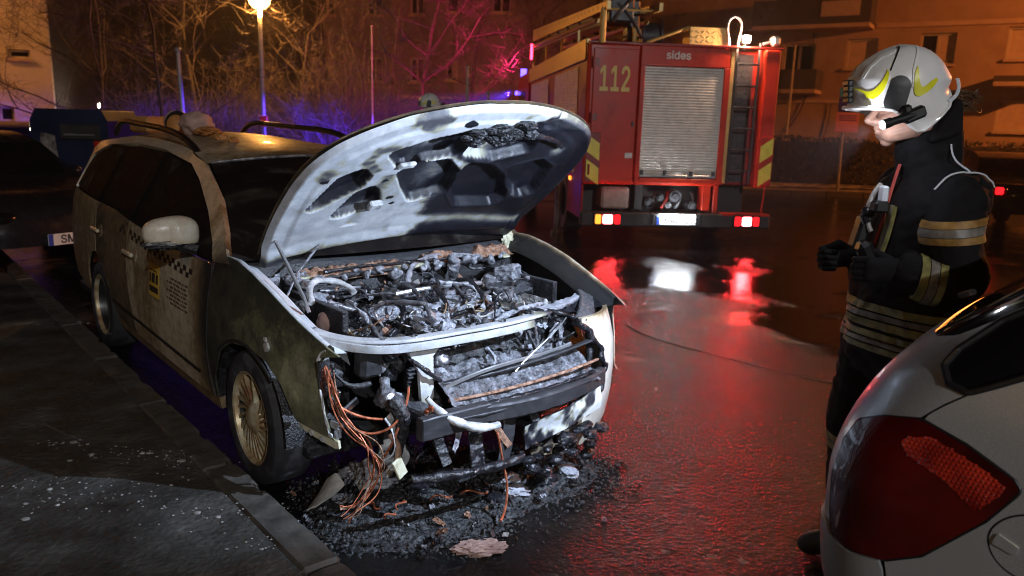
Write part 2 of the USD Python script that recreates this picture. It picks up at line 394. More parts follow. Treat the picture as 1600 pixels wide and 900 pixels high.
def grid(P):
    """A mesh over a (n, m, 3) array of points."""
    n, m = P.shape[:2]
    i, j = np.meshgrid(np.arange(n - 1), np.arange(m - 1), indexing='ij')
    a = i * m + j
    q = np.stack([a, a + m, a + m + 1, a + 1], -1).reshape(-1, 4)
    return trimesh.Trimesh(P.reshape(-1, 3), np.vstack([q[:, [0, 1, 2]], q[:, [0, 2, 3]]]), process=False)

def solid_grid(P, nrm, t):
    """A grid with thickness t below it (against nrm)."""
    n, m = P.shape[:2]
    top = grid(P); bot = grid(P - nrm * t); bot.invert()
    idx = np.arange(n * m).reshape(n, m)
    ring = np.r_[idx[:, 0], idx[-1, 1:], idx[-2::-1, -1], idx[0, -2:0:-1]]
    return shell_join(top, bot, ring)

def shell_join(top, bot, ring):
    a, b = top.vertices[ring], bot.vertices[ring]
    k = len(ring); V = np.vstack([a, b]); i = np.arange(k); j = (i + 1) % k
    s = trimesh.Trimesh(V, np.vstack([np.stack([i, j, k + j], 1), np.stack([i, k + j, k + i], 1)]), process=False)
    return cat(top, bot, s)

def tri_poly(poly, h, jitter=.15):
    """Even triangles over a 2-D polygon: (points, triangles)."""
    P = []
    for ring in [poly.exterior, *poly.interiors]:
        n = max(int(ring.length / h), 3)
        base = list(ring.coords)[:-1]
        cut = sorted(set([ring.project(Point(c)) for c in base] + list(np.linspace(0, ring.length, n, endpoint=False))))
        keep = [cut[0]]
        for c in cut[1:]:
            if c - keep[-1] > h * .3:
                keep.append(c)
        P += [ring.interpolate(c).coords[0] for c in keep]
    x0, y0, x1, y1 = poly.bounds
    g = np.stack(np.meshgrid(np.arange(x0, x1, h), np.arange(y0, y1, h * .87), indexing='ij'), -1)
    g[:, 1::2, 0] += h / 2
    g = g.reshape(-1, 2)
    inner = poly.buffer(-h * .55)
    g = g[shapely.contains_xy(inner, g[:, 0], g[:, 1])] if not inner.is_empty else g[:0]
    pts = np.vstack([np.array(P), g])
    T = Delaunay(pts).simplices
    c = pts[T].mean(1)
    T = T[shapely.contains_xy(poly.buffer(1e-6), c[:, 0], c[:, 1])]
    d = pts[T]
    area = (d[:, 1, 0] - d[:, 0, 0]) * (d[:, 2, 1] - d[:, 0, 1]) - (d[:, 1, 1] - d[:, 0, 1]) * (d[:, 2, 0] - d[:, 0, 0])
    T = T[np.abs(area) > 1e-9]; area = area[np.abs(area) > 1e-9]
    T[area < 0] = T[area < 0][:, ::-1]
    return pts, T

def shell(V, T, nrm, t):
    """A sheet with thickness: V on the outside, its copy t behind it, and the rim."""
    e = np.vstack([T[:, [0, 1]], T[:, [1, 2]], T[:, [2, 0]]])
    key = {tuple(x) for x in e}
    rim = np.array([x for x in e if (x[1], x[0]) not in key])
    B = V - nrm * t
    k = len(rim)
    RV = np.vstack([V[rim[:, 0]], V[rim[:, 1]], B[rim[:, 0]], B[rim[:, 1]]])
    i = np.arange(k)
    RF = np.vstack([np.stack([i, 2 * k + i, k + i], 1), np.stack([k + i, 2 * k + i, 3 * k + i], 1)])
    n = len(V)
    m = trimesh.Trimesh(np.vstack([V, B, RV]), np.vstack([T, T[:, ::-1] + n, RF + 2 * n]), process=False)
    src = np.r_[np.arange(n), np.arange(n), rim[:, 0], rim[:, 1], rim[:, 0], rim[:, 1]]
    return m, src

def rounded(coords, r):
    return Polygon(coords).buffer(-r).buffer(2 * r).buffer(-r)

def text_plate(s, h, pos, depth=.004, bold=True, centre=False):
    """Lettering standing upright and read from -y."""
    m = meshkit.text_mesh(s, h, depth, bold)
    m.vertices = np.column_stack([m.vertices[:, 0], -m.vertices[:, 2], m.vertices[:, 1]])
    if centre:
        m.vertices -= [m.bounds[:, 0].mean(), 0, 0]
    return tf(m, pos)
# ================================================================== the burnt taxi
# frame of the car: x forward from the front axle, y to its left, z up
WX = np.array([-4.35, -4.25, -4.0, -3.5, -2.7, -1.8, -.8, -.3, 0, .3, .5, .65, .8, .9, 1.0])
WV = np.array([.60, .70, .775, .825, .865, .88, .882, .88, .87, .845, .815, .78, .72, .64, .5])
GZ = np.array([.1, .25, .32, .45, .6, .75, .9, 1.0, 1.06, 1.15, 1.3, 1.40, 1.44, 1.48, 1.56])
GV = np.array([.94, .955, .968, .99, 1., .995, .975, .955, .925, .865, .765, .70, .665, .56, .46])
_gw, _gz = PchipInterpolator(WX, WV), PchipInterpolator(GZ, GV)
def half(x, z):
    return 1.06 * _gw(np.clip(x, -4.35, 1.0)) * _gz(np.clip(z, .1, 1.56))

def side_pts(p, sg, off=0.0):
    x, z = p[:, 0], p[:, 1]
    e = 1e-3
    y = half(x, z)
    n = np.column_stack([-(half(x + e, z) - half(x - e, z)) / (2 * e), np.ones(len(x)), -(half(x, z + e) - half(x, z - e)) / (2 * e)])
    n /= np.linalg.norm(n, axis=1, keepdims=True)
    V = np.column_stack([x, y, z]) + n * off
    s = np.array([1, sg, 1])
    return V * s, n * s

def side_panel(coords, sg, off=0.0, t=.012, h=.05):
    poly = coords if isinstance(coords, Polygon) else Polygon(coords)
    p, T = tri_poly(poly, h)
    V, n = side_pts(p, sg, off)
    if sg > 0:
        T = T[:, ::-1]
    m, src = shell(V, T, n, t)
    return m, p[src]

def fb(p, f, seed=0, o=4):
    p = np.asarray(p, float)
    if p.shape[1] == 2:
        p = np.column_stack([p, np.zeros(len(p))])
    return meshkit.fbm(p * f + 31.7, o, seed)

TAXI = thing('burnt_taxi', 'burnt-out pale estate car taxi with its bonnet up', 'car', (-.4662, 3.9158, 0), -49.81)
BELT = lambda x: np.interp(x, [-4.2, -2.36, -1.5, -.43], [1.075, 1.05, .995, .975])
WTOP = [(-.43, .985), (-.51, 1.06), (-.78, 1.185), (-1.148, 1.321), (-1.393, 1.391), (-2.02, 1.444), (-2.74, 1.455), (-3.5, 1.425), (-3.95, 1.33), (-4.08, 1.18), (-4.1, 1.085)]
GUT = [(-.24, 1.0), (-.45, 1.125), (-.721, 1.254), (-1.212, 1.408), (-1.59, 1.455), (-2.03, 1.477), (-2.64, 1.500), (-3.3, 1.495), (-3.9, 1.435), (-4.2, 1.35), (-4.33, 1.2), (-4.35, 1.075)]
gut_z = PchipInterpolator([p[0] for p in GUT[::-1]], [p[1] for p in GUT[::-1]])
ARCH_F = [(.384, .442), (.367, .48), (.30, .576), (.184, .646), (.039, .672), (-.164, .653), (-.311, .571), (-.42, .42), (-.455, .30)]
FENDER = [(-.42, .93), (-.40, 1.02), (-.25, 1.03), (-.164, 1.025), (.0, .995), (.175, .948), (.439, .855), (.60, .797), (.671, .772), (.565, .748), (.556, .70), (.572, .617), (.607, .436), (.64, .417)] + ARCH_F + [(-.475, .5), (-.452, .7)]
beltline = lambda x0, x1: [(x, float(BELT(x)) - .008) for x in np.linspace(x0, x1, 5)]
FDOOR = [(-.435, .93), (-.46, .70), (-.485, .5), (-.50, .29), (-1.85, .31), (-1.868, .64), (-1.905, .80), (-1.90, 1.0)] + beltline(-1.88, -.45)
REAR_ARCH = [(-2.80 + .40 * math.cos(a), .33 + .37 * math.sin(a)) for a in np.linspace(0, math.pi, 12)]
RDOOR = [(-1.862, .31), (-2.33, .33)] + [p for p in REAR_ARCH if -2.36 > p[0] > -2.75 and p[1] > .36] + [(-2.80, .90), (-2.82, 1.02)] + beltline(-2.8, -1.915) + [(-1.917, .80), (-1.88, .64)]
QUART = [(-3.21, .33), (-4.30, .40), (-4.34, .9), (-4.34, 1.06)] + [(-4.0, 1.06), (-2.835, 1.045), (-2.82, .90), (-2.78, .705)] + [p for p in REAR_ARCH if p[0] < -2.79 and p[1] > .36]
ROOF_SIDE = GUT + [(-4.33, 1.068), (-4.1, 1.06)] + WTOP[::-1] + [(-.40, .985)]
rear_low = {}
for sg in (-1, 1):
    right = sg < 0
    # liner behind the gaps
    liner = Polygon([(-.46, .30), (-2.4, .31), (-2.43, .6), (-2.9, .74), (-3.15, .6), (-3.2, .36), (-4.2, .42), (-4.28, 1.0), (-.46, .94)])
    part(TAXI, 'inner_body', side_panel(liner, sg, -.035, .004, .12)[0], 'trim_black')
    m, q = side_panel(FENDER, sg, .0, .010, .022)
    soot = .50 + .62 * (fb(q, 5) - .5) + .30 * np.clip((-.12 - q[:, 0]) * 3, 0, 1) + .25 * np.clip((q[:, 1] - .80) * 5, 0, 1) - .18 * np.exp(-((q[:, 0] - .35) ** 2 + (q[:, 1] - .60) ** 2) / .03)
    if not right:
        soot = .05 + .5 * np.clip((q[:, 1] - .93) * 8, 0, 1) + .85 * ((half(q[:, 0], q[:, 1]) - np.abs(m.vertices[:, 1])) > .006)
    part(TAXI, 'front_wing', m, 'fender_scorch' if right else 'taxi_paint', attr=soot, label='scorched greenish black front wing' if right else None)
    m, q = side_panel(FDOOR, sg, .003, .012, .035)
    soot = .09 + .62 * np.exp(-np.clip((-.46 - q[:, 0]), 0, 9) / .13) + .40 * fb(q * [1, .3], 6, 3) + .16 * np.clip((-.9 - q[:, 0]), 0, 1) - .10
    part(TAXI, 'front_door', m, 'taxi_paint', attr=soot, label='sooty front door with chequered band and stickers' if right else None)
    m, q = side_panel(RDOOR, sg, .002, .012, .05)
    part(TAXI, 'rear_door', m, 'taxi_paint', attr=.30 + .34 * fb(q * [1, .4], 4, 5) + .1 * np.clip((.8 - q[:, 1]), 0, 1))
    m, q = side_panel(QUART, sg, .0, .012, .06)
    part(TAXI, 'rear_quarter_panel', m, 'taxi_paint', attr=.28 + .15 * fb(q, 4, 6))
    m, q = side_panel(ROOF_SIDE, sg, .004, .03, .03)
    soot = .12 + .16 * fb(q, 6, 2) + .34 * np.exp(-((q[:, 0] + .30) ** 2 + (q[:, 1] - 1.0) ** 2) / .02) + .16 * np.exp(-((q[:, 0] + .62) ** 2 + (q[:, 1] - 1.17) ** 2) / .006)
    part(TAXI, 'roof_pillar_frame', m, 'taxi_paint', attr=soot)
    # glass: the three side windows with their black surround
    glass_area = Polygon(WTOP + beltline(-4.08, -.44)[0:]).buffer(0)
    part(TAXI, 'window_surround', side_panel(Polygon(WTOP + [(x, float(BELT(x))) for x in np.linspace(-4.09, -.43, 8)]).buffer(.004), sg, -.014, .004, .08)[0], 'window_trim')
    for x0, x1, nm in ((-1.80, -.30, 'front_side_window'), (-2.80, -1.90, 'rear_side_window'), (-4.2, -2.90, 'load_bay_window')):
        lean = .10 if x1 < -.5 else 0
        cell = Polygon([(x0, .9), (x1, .9), (x1 - lean, 1.6), (x0 - .12, 1.6)])
        g = glass_area.intersection(cell).buffer(-.028).buffer(.012)
        if g.geom_type == 'MultiPolygon':
            g = max(g.geoms, key=lambda a: a.area)
        part(TAXI, nm, side_panel(g, sg, -.006, .004, .06)[0], 'soot_glass')
    # side moulding and sill
    mld = LineString([(-.62, .393), (-1.6, .42), (-2.36, .438)]).buffer(.008, cap_style='flat')
    part(TAXI, 'side_moulding', side_panel(mld, sg, .010, .010, .06)[0], 'trim_black')
    sill = [(-.47, .285), (-.47, .22), (-2.4, .24), (-2.4, .305), (-1.85, .30)]
    m, q = side_panel(sill, sg, -.012, .03, .06)
    part(TAXI, 'sill', m, 'taxi_paint', attr=.35 + .2 * fb(q, 5, 2))
    # door handles
    for hx, hz in ((-1.72, .828), (-2.62, .865)):
        V, n = side_pts(np.array([[hx, hz]]), sg, .022)
        hb = trimesh.creation.capsule(height=.17, radius=.016, count=[10, 10]); hb.vertices = hb.vertices[:, [2, 1, 0]] * [1, .9, 1] - [.085, 0, 0]
        hm = tf(hb, V[0])
        part(TAXI, 'door_handle', hm, 'taxi_paint', attr=np.full(len(hm.vertices), .2))
        rm_ = side_panel(Point(hx, hz).buffer(.045), sg, .0055, .003, .03)[0]
        part(TAXI, 'handle_recess', rm_, 'taxi_paint', attr=np.full(len(rm_.vertices), .34))
    # shut-line flange along the bay, pale where the fire burnt off the paint
    xs = np.linspace(-.40, .60, 26); zr = np.interp(xs, [-.40, -.164, 0, .175, .439, .60], [1.018, 1.022, .992, .945, .852, .795])
    yo = half(xs, zr) - .004
    prof = [(0, .004), (.012, .010), (.03, -.004), (.034, -.03), (.085, -.036), (.10, -.09)]
    G = np.stack([np.column_stack([xs, sg * (yo - a), zr + b]) for a, b in prof], 1)
    gm = grid(G if not right else G[::-1]); q = gm.vertices
    soot = (.12 + .5 * np.clip((-.12 - q[:, 0]) * 3, 0, 1) if right else .20 + .45 * np.clip((q[:, 0] - .42) * 6, 0, 1)) + .3 * (fb(q, 14, 8) - .5)
    if not right:
        soot = soot + .65 * np.clip((half(q[:, 0], np.interp(q[:, 0], xs, zr)) - np.abs(q[:, 1]) - .026) / .012, 0, 1)
    part(TAXI, 'wing_rail', gm, 'bare_ash_metal' if right else 'taxi_paint', attr=soot, label='pale rail along the bay edge')
    # inner wing wall
    part(TAXI, 'inner_wing', span((-.45, sg * .60, .22), (.35, sg * .63, .86), .004), 'char')

# tailgate and its glass, seen only from the far side
zz = np.linspace(.36, 1.40, 16); ss = np.linspace(-1, 1, 17)
xe = np.interp(zz, [.36, .9, 1.06, 1.2, 1.35, 1.42], [-4.30, -4.345, -4.345, -4.325, -4.2, -4.0])
G = np.stack([np.column_stack([xe - .14 * (1 - s * s), s * (half(xe, zz) - .004), zz]) for s in ss], 1)
m = grid(G[:, ::-1]); part(TAXI, 'tailgate', m, 'taxi_paint', attr=.2 + .2 * fb(m.vertices, 4))
part(TAXI, 'rear_window', grid(G[10:15, 14:2:-1] - np.array([.008, 0, 0])), 'soot_glass')
# roof: heat-stained skin
xr = np.linspace(-1.205, -4.2, 44); zr = gut_z(xr)
G = np.stack([np.column_stack([xr + .11 * (1 - s * s) * np.clip((xr + 4.4) / 2.6, 0, 1), s * (half(xr, zr) - .006), zr + .055 * (1 - s ** 2) - .004]) for s in np.linspace(-1, 1, 33)], 1)
m = grid(G); q = m.vertices
soot = .18 + .20 * fb(q, 5, 4) + .30 * np.clip((q[:, 0] + 1.30) * 5, 0, 1) * fb(q, 9, 5) + .12 * np.clip((-1.7 - q[:, 0]) * .6, 0, 1)
part(TAXI, 'roof', m, 'taxi_paint', attr=soot, label='roof skin stained brown by heat')
# windscreen
te = np.linspace(0, 1, 20)
ex_ = np.interp(te, [0, .25, .55, 1], [-.30, -.47, -.735, -1.20]); ez_ = np.interp(te, [0, .25, .55, 1], [1.0, 1.115, 1.248, 1.402])
G = np.stack([np.column_stack([ex_ + .13 * (1 - s * s), s * (half(ex_, ez_) - .035), ez_ + (.012 * (1 - s * s) + .035 * te * (1 - s * s))]) for s in np.linspace(-1, 1, 25)], 1)
part(TAXI, 'windscreen', grid(G[:, ::1]), 'soot_glass', label='blackened windscreen')
hdr = G[-1]
part(TAXI, 'windscreen_seal', tube(hdr + [.0, 0, .004], .009, 8), 'aluminium_burnt')
# door mirror
def mirror(sg):
    m = trimesh.creation.icosphere(4, 1.0); v = m.vertices
    v = np.sign(v) * np.abs(v) ** .75
    s = np.column_stack([v[:, 0] * .085 * (1 - .25 * (v[:, 1] * -sg < 0)), v[:, 1] * .125, v[:, 2] * (.082 - .012 * v[:, 1] * sg)])
    s[:, 0] -= .02 * (v[:, 1] * sg)
    low = v[:, 2] < -.55
    s[low, 2] = -.55 * .082
    return tf(trimesh.Trimesh(s, m.faces, process=False), (-.70, sg * 1.005, 1.095))
for sg in (-1, 1):
    m = mirror(sg); q = m.vertices
    mr = part(TAXI, 'door_mirror', m, 'taxi_paint', attr=.04 + .34 * np.clip((1.085 - q[:, 2]) * 14, 0, 1) + .1 * fb(q, 25, 4))
    part(mr, 'mirror_base', cat(tf(blob(.1, .3, 4, 3, 3, (.75, 1.15, .28)), (-.70, sg * 1.02, 1.043)), tube([(-.68, sg * .99, 1.04), (-.63, sg * .90, 1.01)], .026, 8)), 'char')
    part(mr, 'melted_rim', tf(blob(.1, .5, 6, 5, 3, (.7, 1.05, .12)), (-.69, sg * 1.015, 1.052)), 'ash_white')
# roof rails
for sg, pts in ((-1, [(-3.6, 1.50), (-3.48, 1.575), (-3.13, 1.602), (-2.35, 1.575), (-1.83, 1.522), (-1.60, 1.458), (-1.56, 1.44)]), (1, [(-3.7, 1.50), (-3.55, 1.585), (-3.13, 1.612), (-2.35, 1.592), (-1.83, 1.54), (-1.62, 1.47), (-1.58, 1.45)])):
    P = np.array([(x, sg * (.545 + .04 * (x + 2.5) * .5), z) for x, z in pts])
    part(TAXI, 'roof_rail', tube(P, .021, 10, 40), 'trim_black', label='black roof rail')
# prints on the front door
def on_side(poly, sg, off=.0075):
    return side_panel(poly, sg, off, .001, .05)[0]
chk = []
for i in range(30):
    for r in range(2):
        if (i + r) % 2 == 0:
            x = -.68 - i * .047
            if -1.915 < x < -1.84:
                continue
            zt = .905 + (-.68 - x) * .048 - r * .026
            if x < -1.25:
                zt += (x + 1.25) * -.012
            chk.append(on_side(Polygon([(x, zt), (x - .045, zt + .002), (x - .045, zt - .024), (x, zt - .026)]), -1))
for c_ in chk:
    part(TAXI, 'chequer', c_, 'decal_dark')
def q4(x0, z0, x1, z1):
    return Polygon([(x0, z0), (x1, z0), (x1, z1), (x0, z1)])
part(TAXI, 'door_sticker', on_side(q4(-1.39, .655, -1.20, .84), -1), 'decal_yellow', label='yellow and black taxi sticker')
stk = [q4(-1.375, .68, -1.215, .715), q4(-1.375, .735, -1.345, .79), q4(-1.33, .735, -1.27, .79), q4(-1.255, .735, -1.215, .79), q4(-1.37, .80, -1.23, .806)]
part(TAXI, 'sticker_print', cat(*[on_side(p, -1, .0095) for p in stk]), 'decal_dark')
lns = []
for k in range(7):
    z = .812 - k * .022
    x = -.72 - .02 * (k % 2)
    for wdt in [.05, .03, .07, .04, .06, .03][: 5 + k % 2]:
        lns.append(on_side(q4(x - wdt, z - .008, x, z + .003), -1)); x -= wdt + .008
part(TAXI, 'tariff_print', cat(*lns), 'decal_text', label='rows of small printed lines on the door')

# wheels
def wheel(cx_, cy_, sg, steer, vis):
    R = Rot.from_euler('z', steer, degrees=True)
    def put(m):
        m = m.copy(); m.vertices = R.apply(m.vertices) + [cx_, cy_, .31]
        return m
    tp = [(.212, -.088), (.225, -.098), (.265, -.104), (.297, -.094), (.312, -.075), (.316, -.03), (.316, .03), (.312, .075), (.297, .094), (.265, .104), (.225, .098), (.212, .088), (.20, 0), (.212, -.088)]
    t = lathe(tp, 64); t.vertices = t.vertices[:, [0, 2, 1]]; t.invert()
    w = part(TAXI, 'wheel', put(t), 'tyre_scorched', label='front wheel with scorched tyre and finned cover' if vis else None)
    out = sg
    def disc(pr, n=48):
        d = lathe(pr, n); d.vertices = np.column_stack([d.vertices[:, 0], d.vertices[:, 2] * out, d.vertices[:, 1]])
        return d
    part(w, 'rim', put(disc([(.0, .02), (.20, .02), (.205, .07), (.213, .088), (.219, .092), (.221, .086)])), 'trim_black')
    part(w, 'rim_lip', put(disc([(.198, .070), (.205, .090), (.214, .096), (.222, .092), (.22, .08)])), 'hubcap')
    if not vis:
        return
    part(w, 'hub_dome', put(disc([(0, .100), (.03, .098), (.06, .090), (.085, .075), (.092, .05)])), 'hubcap', label='rust-brown domed hub')
    for k in range(24):
        a = k * 2 * math.pi / 24
        if k in (3, 4, 6):
            continue
        f = []
        for r_, s_, w_ in ((.082, .0, .010), (.12, .13, .011), (.165, .24, .013), (.203, .30, .016)):
            for d in (-1, 1):
                th = a + s_ + d * w_ / r_ / 1.9
                f.append((r_ * math.cos(th), r_ * math.sin(th), .080 if r_ < .2 else .076))
                f.append((r_ * math.cos(th), r_ * math.sin(th), .055))
        f = np.array(f)
        ms = [trimesh.convex.convex_hull(f[i * 4:i * 4 + 8]) for i in range(3)]
        b = cat(*ms); b.vertices = np.column_stack([b.vertices[:, 0], b.vertices[:, 2] * out, b.vertices[:, 1]])
        part(w, 'cover_fin', put(b), 'hubcap')
wheel(-.06, -.80, -1, -1, True)
wheel(-.06, .80, 1, -1, False)
wheel(-2.80, -.80, -1, 0, False)
wheel(-2.80, .80, 1, 0, False)
for sg in (-1, 1):   # wheel-arch liner
    th = np.linspace(0, math.pi, 20)
    G = np.stack([np.column_stack([-.05 + .40 * np.cos(th), np.full(20, sg * y), .30 + .39 * np.sin(th)]) for y in (.60, .90)], 1)
    part(TAXI, 'wheel_arch', grid(G), 'char')
    th = np.linspace(-.1, math.pi * .9, 24)
    arch = tube(np.column_stack([-.045 + .40 * np.cos(th), sg * (half(-.045 + .40 * np.cos(th), .3 + .375 * np.sin(th)) + .004), .295 + .385 * np.sin(th)])[7:20], .007, 6)
    part(TAXI, 'arch_lip', arch, 'steel_dark')
part(TAXI, 'underbody', span((-4.1, -.78, .20), (.30, .78, .26), .01), 'char')

# ------------------------------------------------------------------ bonnet (u from hinge to front edge, v to the left, w up from its skin)
HR = Rot.from_euler('ZYX', [math.radians(-4), -math.radians(37.2), math.radians(3.5)])
HO = np.array([-.36, .03, 1.065])
def hood_at(u, v, w):
    return HR.apply(np.column_stack([u, v, w])) + HO
hh = np.array([(0, .66), (.3, .69), (.6, .695), (.82, .66), (.97, .55), (1.07, .36), (1.12, .15), (1.125, 0)]) * [1.09, 1.147]
tq = np.linspace(0, 1, len(hh)); hc = CubicSpline(tq, hh)(np.linspace(0, 1, 40))
HOOD = Polygon(np.vstack([hc, (hc * [1, -1])[::-1]])).buffer(-.02).buffer(.02)
skin_w = lambda u, v: -.06 * (np.abs(v) / .8) ** 2.2 - .05 * (u / 1.2) ** 3 + .0
p, T = tri_poly(HOOD, .05)
V = hood_at(p[:, 0], p[:, 1], skin_w(p[:, 0], p[:, 1]))
nz = HR.apply([[0, 0, 1.0]])[0]
m, src = shell(V, T, np.tile(nz, (len(V), 1)), .004)
q = p[src]
BON = part(TAXI, 'bonnet', m, 'taxi_paint', attr=.35 + .3 * fb(q, 5, 2), label='raised bonnet burnt through to grey metal')
OPEN = [
    [(.50, -.66), (.76, -.585), (.80, -.50), (.73, -.44), (.65, -.455), (.53, -.60)],
    [(.405, -.49), (.59, -.435), (.62, -.38), (.57, -.33), (.46, -.285), (.425, -.33), (.395, -.45)],
    [(.92, -.40), (.99, -.24), (1.03, -.10), (1.02, -.03), (.87, -.05), (.79, -.29)],
    [(.73, -.27), (.77, -.24), (.80, -.06), (.69, .05), (.52, .06), (.46, -.09), (.60, -.19)],
    [(1.00, .01), (1.03, .08), (.98, .34), (.88, .36), (.81, .20), (.85, .02)],
    [(.71, .37), (.78, .50), (.72, .59), (.49, .63), (.45, .58), (.55, .46)],
    [(.76, .09), (.73, .22), (.60, .38), (.42, .48), (.37, .44), (.38, .22), (.50, .13)]]
OP = [Polygon(o).buffer(-.018).buffer(.036).buffer(.004) for o in OPEN]
allop = shapely.union_all(OP)
inner = HOOD.buffer(-.004)
p, T = tri_poly(inner, .0085)
pts = shapely.points(p)
d_open = shapely.distance(pts, allop); inside = shapely.contains_xy(allop, p[:, 0], p[:, 1])
d_edge_in = np.where(inside, shapely.distance(pts, allop.boundary), 0)
d_rim = shapely.distance(pts, HOOD.boundary)
sm = lambda x: np.clip(x, 0, 1) ** 2 * (3 - 2 * np.clip(x, 0, 1))
depth = .046 - .038 * sm(d_edge_in / .020)
groove = np.zeros(len(p))
for o in OP[4:]:   # raised beads round the right-hand pressings
    dd = np.abs(shapely.distance(pts, o.boundary) - .012)
    groove += .006 * np.exp(-(dd / .007) ** 2)
depth += groove * ~inside - .030 * sm((.03 - d_rim) / .03) + .010 * sm((d_rim - .09) / .03) * ~inside
spine = np.exp(-((p[:, 1] + .36 - .12 * (p[:, 0] - .3)) / .035) ** 2) * (p[:, 0] > .28) * (p[:, 0] < .72) * ~inside
depth -= .012 * spine
depth += .005 * (fb(p, 9, 3) - .5) + .012 * (fb(p, 3, 4) - .5)
depth += .022 * sm((.20 - p[:, 0]) / .10) * np.clip(1 - d_rim * 0, 0, 1)
Vw = hood_at(p[:, 0], p[:, 1], skin_w(p[:, 0], p[:, 1]) - depth)
n1 = fb(p, 4, 11); n2 = fb(p, 12, 12)
pale_edge = np.interp(p[:, 0], [0, .15, .26, .30, .42, .52, .77, .85, .95, 1.03, 1.08, 1.2], [.0, .06, .05, .03, -.01, .03, .05, -.04, -.06, -.04, .25, .45])
s = .17 + .42 * (n1 - .5) + .30 * (n2 - .5) + .80 * sm((p[:, 1] - pale_edge + .14 * (n2 - .5) + .05) / .10)
s = np.where((p[:, 1] > pale_edge) & (p[:, 0] > 1.06), s - .45 * n1, s)
s = s - .62 * np.exp(-((p[:, 0] - (.235 - .10 * np.clip(p[:, 1] - .3, 0, 1))) / .045) ** 2) * (p[:, 1] > -.1) * (p[:, 1] < .72)
s = s - .40 * np.exp(-((p[:, 0] - .88) ** 2 + (p[:, 1] - .54) ** 2) / .0022) - .45 * np.exp(-((p[:, 0] - .46) ** 2 + (p[:, 1] - .53) ** 2) / .0012)
s = s + sm((d_edge_in + .003) / .008) * np.where(inside & (p[:, 1] < .06), .62 - .30 * np.exp(-((p[:, 0] - .64) ** 2 + (p[:, 1] + .04) ** 2) / .012) - .28 * np.exp(-((p[:, 0] - .95) ** 2 + (p[:, 1] + .20) ** 2) / .006), 0)
e5 = shapely.contains_xy(OP[4], p[:, 0], p[:, 1])
s = np.where(e5, .32 + .5 * sm((p[:, 1] - .12) / .14) + .3 * (n2 - .5), s)
s = s + .42 * sm((fb(p, 5.5, 33) - .56) * 9) * (p[:, 1] < pale_edge)
s = s + .55 * np.exp(-((p[:, 0] - .06 - .03 * n2) / .05) ** 2) + .25 * spine
s = s - .32 * sm((.045 - d_rim) / .04) * (p[:, 1] > .1)
for u0, v0, r0 in ((1.115, -.10, .02), (1.09, .28, .024), (.76, -.66, .012), (.655, -.32, .009), (.51, -.235, .012), (.45, -.2, .01)):
    s = s + .9 * (np.hypot(p[:, 0] - u0, (p[:, 1] - v0) * .6) < r0)
m2 = trimesh.Trimesh(Vw, T[:, ::-1], process=False)
part(BON, 'inner_frame', m2, 'bare_ash_metal', attr=s, label='ribbed underside, ash white on one half and soot black on the other')
# charred insulation along the front edge, hinges, stays
cl = [tf(blob(.022 + .018 * RNG.random(), .5, 4, i, 2, (1.2, 1, .6)), hood_at([1.06 + .035 * RNG.standard_normal()], [.12 + .09 * RNG.standard_normal()], [-.12])[0]) for i in range(26)]
part(BON, 'insulation_remains', cat(*cl), 'char')
seal = hood_at(np.array([1.03, 1.05, 1.03, .99, .94]), np.array([.14, .25, .36, .45, .52]), np.array([-.115, -.118, -.12, -.118, -.112]))
part(BON, 'front_seal', tube(seal, .014, 8, 24), 'char_wet')
part(BON, 'latch_bracket', tf(cbox(.05, .07, .03, .006), hood_at([.47], [-.30], [-.075])[0], (5, -37, 0)), 'ash_white')
part(BON, 'latch_bracket', tf(cbox(.035, .10, .02, .006), hood_at([.80], [-.27], [-.075])[0], (5, -37, 12)), 'ash_white')
for sg in (-1, 1):
    part(TAXI, 'bonnet_hinge', tube([(-.40, sg * .70, .93), (-.42, sg * .71, 1.02), tuple(hood_at([.06], [sg * .70], [-.05])[0])], .016, 6), 'ashy')
part(TAXI, 'bonnet_stay', tube([(.335, -.775, .875), (.30, -.78, .93), tuple(hood_at([.25], [-.735], [-.06])[0])], .0085, 8), 'steel_light', label='grey gas strut holding the bonnet')
part(TAXI, 'support_rod', tube([(-.05, -.70, .86), (-.10, -.63, .95), tuple(hood_at([.15], [-.44], [-.05])[0])], .006, 6), 'aluminium_burnt')
part(TAXI, 'support_rod', tf(blob(.022, .4, 4, 3, 2), hood_at([.15], [-.44], [-.055])[0]), 'aluminium_burnt')
# black cowl band between the bonnet's back edge and the bay
P = np.stack([np.column_stack([np.full(21, x), np.linspace(-.78, .82, 21), z + .012 * np.sin(np.linspace(0, 9, 21))]) for x, z in ((-.46, 1.015), (-.40, .985), (-.33, .975), (-.28, .955), (-.26, .90), (-.25, .80))], 1)
part(TAXI, 'cowl', grid(P), 'char', label='scorched cowl below the windscreen')
part(TAXI, 'bulkhead', span((-.30, -.66, .22), (-.27, .66, .93), .004), 'char')
